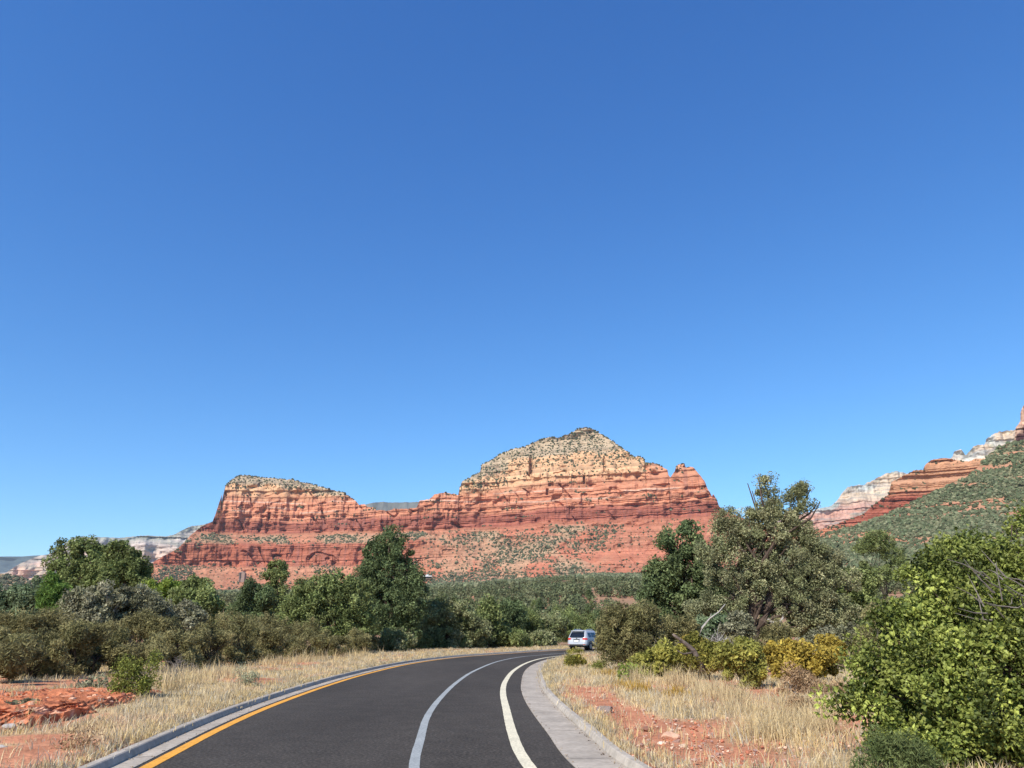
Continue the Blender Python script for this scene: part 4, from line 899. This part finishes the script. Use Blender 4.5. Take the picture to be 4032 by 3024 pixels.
V = np.stack([Q - a1 * L_, Q + a2 * L_ * .7, Q + a1 * L_, Q - a2 * L_ * .7], 1).reshape(-1, 3)
cw = np.repeat(greens(n_, (.118, .142, .068), .5, (.215, .215, .110), 21)[:, None], K_, 1).reshape(-1, 3) * r_.uniform(.7, 1.3, (m_n, 1))
tag(link('far_wood', mesh_np('far_wood', V, np.arange(m_n * 4).reshape(-1, 4), M['leaf'], np.repeat(cw[:, None], 4, 1).reshape(-1, 3))), kind='stuff')
Pw, rw = wood(62000, 650, 2500, 1.5, .585)
puffs('far_wood', Pw + [0, 0, 1.2], r_.uniform(1.3, 3.0, len(Pw)), greens(len(Pw), (.100, .120, .066), .8, (.185, .180, .105), 22), M['scrub'], 1.1, .75)

# ------------------------------------------------------------------ grass
def grass(name, x, y, nb, hmin, hmax, width, cols, seed, lean=.5, spread=.09):
    r = np.random.default_rng(seed); n = len(x); N_ = n * nb
    X_ = np.repeat(x, nb) + r.normal(size=N_) * spread; Y_ = np.repeat(y, nb) + r.normal(size=N_) * spread
    Z_ = terrain(X_, Y_) - .02 + (fbm(X_ / 5, Y_ / 5, 13) - .5) * .25 * .8
    H_ = np.repeat(hmin + (hmax - hmin) * r.random(n)**1.6, nb) * (.5 + .7 * r.random(N_))
    a = r.random(N_) * 6.28; l = lean * r.random(N_)**1.2 * H_
    w = width * (.6 + .8 * r.random(N_)) * (1 + np.hypot(X_, Y_) / 22); b = r.random(N_) * 6.28
    bx, by = np.cos(b) * w, np.sin(b) * w
    base = np.stack([X_, Y_, Z_], -1); m = base + np.stack([np.cos(a) * l * .35, np.sin(a) * l * .35, H_ * .6], -1); t = base + np.stack([np.cos(a) * l, np.sin(a) * l, H_], -1)
    o_ = np.stack([bx, by, 0 * bx], -1)
    V = np.stack([base - o_, base + o_, m + o_ * .8, t, m - o_ * .8], 1)
    ci = r.integers(0, len(cols), n); tj = 1 + .35 * (r.random(n) - .5)
    C = np.array(cols)[np.repeat(ci, nb)] * np.repeat(tj, nb)[:, None] * (1 + .3 * (r.random((N_, 1)) - .5)); C = np.repeat(C[:, None], 5, 1)
    q = np.arange(N_)[:, None] * 5; FF = np.concatenate([q + np.array([0, 1, 2]), q + np.array([0, 2, 4]), q + np.array([4, 2, 3])])
    o = link(name, mesh_np(name, V.reshape(-1, 3), FF, M['grass'], C.reshape(-1, 3))); tag(o, kind='stuff'); return o
straws = [(.68,.52,.28),(.60,.45,.23),(.72,.59,.36),(.55,.44,.28),(.42,.36,.26),(.64,.47,.21),(.30,.24,.15),(.50,.46,.36)]
def gpos(n, x0, x1, y0, y1, seed, p=-.9):
    r = np.random.default_rng(seed); q = r.random(n); e = p + 1
    y = (y0**e + q * (y1**e - y0**e))**(1 / e); x = r.uniform(x0, x1, n)
    k = (np.abs(x) < y * .78 + 2.5); x, y = x[k], y[k]
    s = road_sd(x, y); pm_ = patch_mask(x, y)
    k = (s > .03) & (r.random(len(x)) > pm_ * .93) & (r.random(len(x)) < .35 + .9 * fbm(x / .9, y / .9, 23)); return x[k], y[k], s[k]
x, y, s = gpos(62000, 0, 20, 7, 90, 1); m = np.exp(-s * 1.2)
grass('dry_grass', x, y, 9, .04, .26, .0030, straws, 31, .95, .12)
x, y, s = gpos(62000, -30, 0, 7, 90, 2)
grass('dry_grass', x, y, 9, .04, .24, .0030, straws, 32, .95, .12)
# short fringe right along both kerbs
def fringe(P, off, sg, n, seed):
    r = np.random.default_rng(seed); N0 = normals(P); i = r.integers(0, len(P) - 1, n); f = r.random((n, 1))
    c = P[i] * (1 - f) + P[i + 1] * f; q = c + N0[i] * (sg * (off + .03 + r.random((n, 1))**2 * .5)); k = (q[:, 1] > 6) & (q[:, 1] < 95); return q[k, 0], q[k, 1]
x, y = fringe(gr, .76, 1, 9000, 3); grass('dry_grass', x, y, 7, .05, .16, .0032, straws, 33, .9, .04)
x, y = fringe(ledge, .46, -1, 11000, 4); grass('dry_grass', x, y, 7, .04, .14, .0032, straws, 34, .9, .04)
# tall clumps
def clumps(specs, seed, h, cols, n=70):
    r = np.random.default_rng(seed); xs, ys = [], []
    for (px, py, rx, ry) in specs:
        for _ in range(n):
            c = gnd(px + r.normal() * rx, py + abs(r.normal()) * ry * .3); xs.append(c[0]); ys.append(c[1])
    return np.array(xs), np.array(ys)
x, y = clumps([(2700,2690,30,20),(2780,2720,40,30),(2850,2740,40,30),(2640,2690,30,16),(2900,2760,30,20),(2960,2800,60,30),(3100,2850,70,30),(3230,2880,50,30),(2500,2680,30,12),(3000,2900,80,30)], 9, 0, straws, 42)
grass('tall_grass', x, y, 9, .22, .70, .0024, [(.66,.53,.30),(.58,.45,.25),(.5,.38,.22)], 35, .75, .10)
x, y = clumps([(1180,2605,40,6),(1100,2612,40,6),(1270,2600,40,6),(1400,2580,60,5),(900,2665,60,10),(740,2700,60,12),(650,2720,40,14),(830,2680,50,12)], 10, 0, straws, 34)
grass('tall_grass', x, y, 9, .25, .75, .0030, [(.66,.53,.30),(.6,.46,.24),(.55,.43,.26)], 36, .7, .10)
x, y = clumps([(2390,2660,26,10),(2480,2700,30,14)], 11, 0, straws, 40)
grass('ochre_grass', x, y, 9, .12, .3, .004, [(.45,.30,.08),(.40,.27,.08)], 37, .6, .08)
x, y = clumps([(2660,2735,24,8),(2520,2720,24,8)], 12, 0, straws, 40)
grass('ochre_grass', x, y, 9, .12, .34, .004, [(.50,.31,.06),(.45,.29,.08)], 38, .6, .08)

# ------------------------------------------------------------------ rocks
def rock(name, label, px, py, size, col, seed, cat='rock', group=None, flat=.6, sink=.25):
    r = np.random.default_rng(seed); import bmesh
    bm = bmesh.new(); bmesh.ops.create_icosphere(bm, subdivisions=3, radius=1)
    dirs = unit(r.normal(size=(9, 3))); off = r.uniform(.55, .9, 9)
    for v in bm.verts:
        p = np.array(v.co)
        for d, o_ in zip(dirs, off):
            k = p @ d
            if k > o_: p = p - d * (k - o_)
        p *= (1 + .08 * (fbm(np.array([p[0] * 4]), np.array([p[1] * 4 + p[2] * 3]), seed)[0] - .5))
        v.co = Vector((p[0] * size * 1.25, p[1] * size, p[2] * size * flat))
    me = bpy.data.meshes.new(name); bm.to_mesh(me); bm.free(); me.materials.append(M['stone'])
    a = me.attributes.new('tint', 'FLOAT_COLOR', 'POINT'); c = np.ones((len(me.vertices), 4), np.float32); c[:, :3] = col; a.data.foreach_set('color', c.ravel())
    g_ = gnd(px, py); o = link(name, me, None, (g_[0], g_[1], g_[2] + size * flat * (1 - sink) - .05)); o.rotation_euler = (0, 0, r.random() * 6); tag(o, label, cat, group); return o
for i, (px, py, s, c, lb) in enumerate([
    (2385,2800,.16,(.22,.17,.15),'flat grey stone alone on the red soil strip by the right kerb'),
    (2640,2905,.13,(.60,.36,.24),'pale orange stone at the edge of the red soil, largest on the right verge'),
    (2545,2870,.09,(.26,.13,.09),'dark red-brown stone left of the pale orange stone'),
    (2665,2915,.07,(.34,.2,.15),'small brown stone touching the pale orange stone'),
    (2605,2922,.06,(.66,.48,.38),'small whitish stone below the pale orange stone'),
    (2690,2935,.07,(.60,.42,.28),'small tan stone right of the whitish one'),
    (118,2820,.13,(.50,.36,.29),'whitish stone on the red outcrop, left of the dark hollow'),
    (140,2816,.12,(.54,.40,.33),'pale pinkish stone beside the whitish one on the red outcrop'),
    (66,2758,.12,(.50,.37,.28),'pale flat stone near the upper left of the red outcrop'),
    (388,2762,.08,(.55,.44,.35),'tiny white stone right of the red outcrop in the grass'),
    (40,2858,.10,(.42,.37,.33),'white stone at the left frame edge below the outcrop'),
    (8,2942,.08,(.46,.41,.36),'small white stone in the grass at the left frame edge, lowest of the pale stones')]):
    rock('stone', lb, px, py, s, c, 900 + i)
GP = np.vstack(GRIT); puffs('grit', GP, .004 + .012 * np.random.default_rng(2).random(len(GP))**2, np.array([(.12, .09, .07), (.25, .19, .14), (.35, .26, .17)])[np.random.default_rng(4).integers(0, 3, len(GP))], M['stone'], .5, .4)
# loose gravel on the bare soil
r_ = np.random.default_rng(55); xx = r_.uniform(1, 9, 60000); yy = 8 + 26 * r_.random(60000)**1.6
k = (road_sd(xx, yy) > .1) & (patch_mask(xx, yy) > .4); xx, yy = xx[k][:2600], yy[k][:2600]
Pg = np.stack([xx, yy, terrain(xx, yy) + (fbm(xx / 5, yy / 5, 13) - .5) * .25 * .8], -1)
cg_ = np.array([(.50, .21, .12), (.42, .15, .09), (.62, .42, .30), (.40, .25, .2)])[r_.integers(0, 4, len(Pg))]
puffs('gravel', Pg, .008 + .03 * r_.random(len(Pg))**3, cg_, M['stone'], .6, .35)

# red sandstone outcrop with a dark hollow on the left verge
c0 = gnd(170, 2790); n1, n2 = 420, 380
U, Vv = np.meshgrid(np.linspace(-4.6, 3.3, n1), np.linspace(-6.0, 6.5, n2)); gx, gy = c0[0] + U, c0[1] + Vv
e = 1 - (U / np.where(U < 0, 4.3, 1.6))**2 - (Vv / np.where(Vv < 0, 4.2, 6.2))**2; hgt = sstep(-.05, .75, e + (fbm(gx / 1.6, gy / 1.6, 920) - .5) * .9) * .26
hgt *= .55 + .9 * fbm(gx / 2.6, gy / 2.6, 921)
st = .05; q = hgt / st + (fbm(gx / .8, gy / .8, 922) - .5) * 1.3; hgt = (np.floor(q) + sstep(.7, 1, q - np.floor(q))) * st
fr_ = q - np.floor(q); lip = np.where(fr_ > .7, 1 - (fr_ - .7) / .3 * 2, -.6 * sstep(.45, .7, 1 - fr_)); gy = gy + lip * .10 * sstep(.4, .6, fbm(gx / .7, gy / .7, 926))
hgt += (fbm(gx / .16, gy / .16, 923, 3) - .5) * .07 + (fbm(gx / .5, gy / .5, 927, 3) - .5) * .16
hc = gnd(245, 2845); wob = (fbm(gx / .3, gy / .3, 928) - .5) * .9; rr_ = np.hypot((gx - hc[0]) / .55, (gy - hc[1]) / 1.0) + wob
hgt = hgt + .24 * sstep(2.6, 1.0, rr_) * sstep(hc[1] - .3, hc[1] + .5, gy) ; hol = sstep(1.05, .75, rr_); hgt -= hol * 1.1; gy = gy - .25 * sstep(.5, 1.1, rr_) * sstep(1.7, 1.1, rr_) * (gy > hc[1])
e = e + (fbm(gx / 1.0, gy / 1.4, 929) - .5) * .9
osd = road_sd(gx, gy); z = terrain(gx, gy) - .10 + np.where(e > -.1, hgt, -.3) * sstep(.3, 1.6, osd) - .35 * sstep(.8, .2, osd)
cc = np.array([.47, .165, .082])[None, None] * (.6 + .8 * fbm(gx / .35, gy / .35, 924))[..., None]
cc = mixc(cc, K(.56, .31, .2) + 0 * cc, sstep(.62, .75, fbm(gx / .5, gy / .5, 925))); cc = mixc(cc, K(.20, .07, .045) + 0 * cc, sstep(.6, .7, fbm(gx / .3, gy / .15, 930)) * .7)
o = link('rock_outcrop', mesh_np('rock_outcrop', np.stack([gx, gy, z], -1).reshape(-1, 3) - c0, gridfaces(n2, n1), M['outcrop'], cc.reshape(-1, 3)), None, c0)
tag(o, 'stepped brick-red sandstone outcrop with a dark hollow on the left verge', 'rock outcrop')

r_ = np.random.default_rng(66); ii = r_.integers(0, n2, 2600); jj = r_.integers(0, n1, 2600); kk = (e[ii, jj] > -.1) & (hol[ii, jj] < .1); ii, jj = ii[kk], jj[kk]
puffs('gravel', np.stack([gx[ii, jj], gy[ii, jj], z[ii, jj]], -1), .012 + .07 * r_.random(len(ii))**4, np.array([(.46, .18, .09), (.34, .12, .07), (.58, .34, .22), (.25, .1, .07)])[r_.integers(0, 4, len(ii))], M['stone'], .6, .4)
ii = r_.integers(0, n2, 2600); jj = r_.integers(0, n1, 2600); kk = (fbm(gx[ii, jj] / .7, gy[ii, jj] / .9, 940) > .54) & (e[ii, jj] < .75) & (hol[ii, jj] < .1) & (osd[ii, jj] > .3); ii, jj = ii[kk], jj[kk]
_t = terrain; _zz = z[ii, jj]; _n = 9
terrain = lambda x, y: np.repeat(_zz, _n)
grass('dry_grass', gx[ii, jj], gy[ii, jj], _n, .05, .26, .0030, straws, 67, .9, .05); terrain = _t

# ------------------------------------------------------------------ buildings on the slopes
M['bconc'] = mat_noise('chapel_concrete', (.27, .17, .13), (.34, .23, .18), .2); M['white'] = mat_noise('white_roof', (.75, .74, .72), (.82, .81, .8), 1)
M['darkglass'] = mat_noise('dark_glass', (.012, .014, .018), (.03, .032, .036), 1, .15, spec=.6); M['wallb'] = mat_noise('brown_wall', (.10, .07, .055), (.16, .12, .09), .3)
D_ = 2380 * math.cos(azel(947, 2280)[0]); b = at(947, 2292, D_); b0 = np.array(b)
ch = empty('chapel', b0); ch.scale = (.72, .72, .72); tag(ch, 'small pale concrete chapel with twin dark upright slits on the maroon cliff foot', 'chapel')
k = D_ / F; w = MB()
w.add([(-12*k,0,0),(18*k,0,0),(-12*k,0,50*k),(4*k,0,56*k),(18*k,0,46*k),(-12*k,30*k,0),(18*k,30*k,0),(-12*k,30*k,50*k),(4*k,30*k,56*k),(18*k,30*k,46*k)],
      [(0,1,4,3,2),(6,5,7,8,9),(0,2,7,5),(1,6,9,4),(2,3,8,7),(3,4,9,8)]); w.build('wall', M['bconc'], ch)
for dx in (-9.5, -2.5):
    w = MB(); w.box((dx * k, -.8, 34 * k), (2.4 * k, 1.2, 30 * k)); w.build('window', M['darkglass'], ch)
w = MB(); w.box((-6*k, -2.0, 24*k), (1.6*k, 3.5, 50*k)); w.box((-6*k, -2.2, 30*k), (11*k, 1.5, 1.5*k)); w.build('cross', M['bconc'], ch)
b = at(1680, 2272, 900); ho = empty('hillside_house', b); tag(ho, 'low white-roofed house in the wooded slope right of the tallest juniper', 'house')
w = MB(); w.box((0, 5, -1.0), (9.5, 9, 3)); w.build('wall', M['wallb'], ho)
w = MB(); w.box((0, 4.5, 1.0), (11.5, 11, .9)); w.box((-1.5, 7, 2.6), (6, 6, .5)); w.box((-1.5, 7, 1.9), (5, 5, .9)); w.build('roof', M['white'], ho)
for dx in (-2.6, 2.2):
    w = MB(); w.box((dx, .45, -.4), (2.6, .16, 1.3)); w.build('window', M['darkglass'], ho)

# ------------------------------------------------------------------ silver SUV
M['paint'] = mat_noise('silver_paint', (.46, .47, .48), (.50, .51, .52), 2, .28, metal=.25, spec=.6); M['glass'] = mat_noise('tinted_glass', (.006, .007, .009), (.012, .013, .015), 3, .06, spec=.7)
M['tail'] = mat_noise('red_lens', (.45, .02, .015), (.62, .05, .03), 6, .2, spec=.6); M['amber'] = mat_noise('clear_lens', (.6, .35, .25), (.7, .45, .35), 6, .2)
M['plastic'] = mat_noise('black_plastic', (.015, .015, .016), (.03, .03, .03), 9, .6); M['tyre'] = mat_noise('tyre_rubber', (.012, .012, .012), (.03, .03, .03), 20, .9)
M['alloy'] = mat_noise('alloy', (.35, .35, .36), (.5, .5, .5), 8, .3, metal=.8); M['chrome'] = mat_noise('chrome', (.6, .6, .6), (.7, .7, .7), 5, .12, metal=1); M['plate'] = mat_noise('plate_white', (.68, .74, .76), (.78, .82, .84), 8, .5)
SX, SY = 5.75, 72.6
suv = empty('suv', (SX, SY, 0), -math.radians(31)); tag(suv, 'silver SUV seen from behind on the road bend, partly hidden by mesquite', 'car')
ZT = [.34,.44,.56,.74,.90,1.02,1.08,1.20,1.36,1.52,1.63,1.70,1.735]
YR = [.16,.02,.00,.04,.10,.12,.13,.17,.26,.36,.45,.60,1.0]
YF = [4.70,4.86,4.92,4.93,4.88,4.74,3.85,3.60,3.22,2.86,2.60,2.40,2.0]
HW = [.90,.95,.975,.98,.975,.965,.95,.90,.85,.79,.73,.66,.42]
RC = [.25,.28,.30,.30,.28,.28,.28,.28,.26,.25,.25,.25,.25]
def ri(z, T_): return float(np.interp(z, ZT, T_))
def ring(z, ns=7):
    yr, yf, hw, rc = ri(z, YR), ri(z, YF), ri(z, HW), ri(z, RC); P = []
    for (cx_, cy_, a0) in ((hw - rc, yr + rc, -90), (hw - rc, yf - rc, 0), (-hw + rc, yf - rc, 90), (-hw + rc, yr + rc, 180)):
        for k in range(ns): a = math.radians(a0 + 90 * k / (ns - 1)); P.append((cx_ + rc * math.cos(a), cy_ + rc * math.sin(a), z))
    return P
def ysurf(x, z):
    hw, rc, yr = ri(z, HW), ri(z, RC), ri(z, YR); d = abs(x) - (hw - rc)
    return yr if d <= 0 else yr + rc - math.sqrt(max(rc * rc - min(d, rc)**2, 0))
def hull(zs, name, mat, parent, cap=True):
    mb = MB(); R_ = [ring(z) for z in zs]; n = len(R_[0]); vs = [p for r in R_ for p in r]; fs = []
    for i in range(len(zs) - 1):
        for k in range(n): fs.append((i * n + k, i * n + (k + 1) % n, (i + 1) * n + (k + 1) % n, (i + 1) * n + k))
    fs.append(tuple(range(n - 1, -1, -1))); fs.append(tuple((len(zs) - 1) * n + k for k in range(n))); mb.add(vs, fs)
    return mb.build(name, mat, parent, smooth=False)
body = hull(ZT[1:], 'body', M['paint'], suv)
hull([.27, .34, .43], 'underbody', M['plastic'], suv)
def rearpatch(name, z0, z1, xl, xr, mat, parent, off=.008, nx=14, nz=5):
    """xl,xr: functions of z giving the lateral limits"""
    mb = MB(); vs = []; fs = []
    for i in range(nz + 1):
        z = z0 + (z1 - z0) * i / nz
        for j in range(nx + 1):
            x = xl(z) + (xr(z) - xl(z)) * j / nx; vs.append((x, ysurf(x, z) - off, z))
    for i in range(nz):
        for j in range(nx): a = i * (nx + 1) + j; fs.append((a, a + 1, a + nx + 2, a + nx + 1))
    mb.add(vs, fs); return mb.build(name, mat, parent)
rearpatch('rear_window', 1.13, 1.52, lambda z: -.74 + (z - 1.13) * .26, lambda z: .74 - (z - 1.13) * .26, M['glass'], suv)
rearpatch('rear_window_lower_edge', 1.08, 1.13, lambda z: -.5 - (z - 1.08) * 4.6, lambda z: .5 + (z - 1.08) * 4.6, M['glass'], suv)
for s in (-1, 1):
    a, b = (lambda z: .56 + (1.06 - z) * .3), (lambda z: ri(z, HW) - .004)
    t = rearpatch('tail_light', .90, 1.06, (lambda z: -b(z)) if s < 0 else a, (lambda z: -a(z)) if s < 0 else b, M['tail'], suv, .014)
    t2 = rearpatch('reflector', .50, .54, (lambda z: -.86) if s < 0 else (lambda z: .66), (lambda z: -.66) if s < 0 else (lambda z: .86), M['tail'], suv, .012)
mb = MB(); mb.box((0, .06, .945), (.62, .05, .05)); mb.build('tailgate_handle', M['plastic'], suv)
mb = MB(); mb.box((0, .045, .80), (.66, .05, .20)); mb.build('plate_recess', M['paint'], suv)
mb = MB(); mb.box((0, .008, .80), (.40, .02, .15)); mb.build('licence_plate', M['plate'], suv)
mb = MB(); mb.box((0, .085, 1.035), (.10, .03, .05)); mb.build('badge', M['chrome'], suv)
mb = MB(); mb.box((0, .02, .45), (1.3, .08, .13)); mb.build('bumper_trim', M['plastic'], suv)
mb = MB(); mb.tube([(.55, -.02, .37), (.55, .25, .37)], .04, 10); mb.build('exhaust_tip', M['chrome'], suv)
mb = MB(); mb.box((0, .40, 1.665), (1.25, .34, .05), 0, .92); mb.build('roof_spoiler', M['paint'], suv)
for s in (-1, 1):
    mb = MB(); mb.tube([(s * .60, .75, 1.70), (s * .62, .95, 1.79), (s * .62, 2.1, 1.80), (s * .58, 2.35, 1.72)], .024, 8); mb.build('roof_rail', M['chrome'], suv)
    for (y0, y1) in ((.62, 1.25), (1.32, 2.15), (2.22, 3.15)):
        mb = MB(); z0, z1 = 1.10, 1.52; v = []
        y1t = min(y1, ri(z1, YF) - .35); y0t = max(y0, ri(z1, YR) + .3)
        for (y_, z_) in ((y0, z0), (y1, z0), (y1t, z1), (y0t, z1)): v.append((s * (ri(z_, HW) + .006), y_, z_))
        mb.add(v, [(0, 1, 2, 3)] if s > 0 else [(3, 2, 1, 0)]); mb.build('side_window', M['glass'], suv)
    mb = MB(); mb.box((s * 1.04, 3.25, 1.12), (.20, .12, .16), 0, .85); mb.build('side_mirror', M['paint'], suv)
    for y_ in (.95, 3.85):
        wh = empty('wheel', (s * .86, y_, .36)); wh.parent = suv
        mb = MB(); mb.tube([(-.12, 0, 0), (-.10, 0, 0), (.10, 0, 0), (.12, 0, 0)], [.32, .365, .365, .32], 28); mb.build('tyre', M['tyre'], wh)
        mb = MB(); mb.tube([(s * .10, 0, 0), (s * .128, 0, 0)], [.235, .215], 24)
        for k_ in range(5):
            a = k_ * 1.2566; mb.box((s * .13, .11 * math.cos(a), .11 * math.sin(a)), (.02, .045, .045))
        mb.build('rim', M['alloy'], wh)
        mb = MB(); pts = [(s * .985 - s * .86, .40 * math.cos(a), .40 * math.sin(a) + .02) for a in np.linspace(0, math.pi, 13)]
        mb.tube(pts, .028, 6); mb.build('wheel_arch', M['plastic'], wh)
mb = MB(); mb.add([(-.72, 3.83, 1.10), (.72, 3.83, 1.10), (.62, 2.92, 1.52), (-.62, 2.92, 1.52)], [(0, 1, 2, 3)]); mb.build('windscreen', M['glass'], suv)

# ------------------------------------------------------------------ air
hm, t, N, L = nt('haze_air'); out = N.new('ShaderNodeOutputMaterial'); pv = N.new('ShaderNodeVolumePrincipled')
pv.inputs['Color'].default_value = (.80, .90, 1, 1); pv.inputs['Density'].default_value = 2.2e-5; pv.inputs['Anisotropy'].default_value = .0
L.new(pv.outputs[0], out.inputs['Volume'])
mb = MB(); mb.box((0, 6000, 595), (44000, 44000, 1210)); hz = mb.build('haze', hm); tag(hz, kind='stuff')
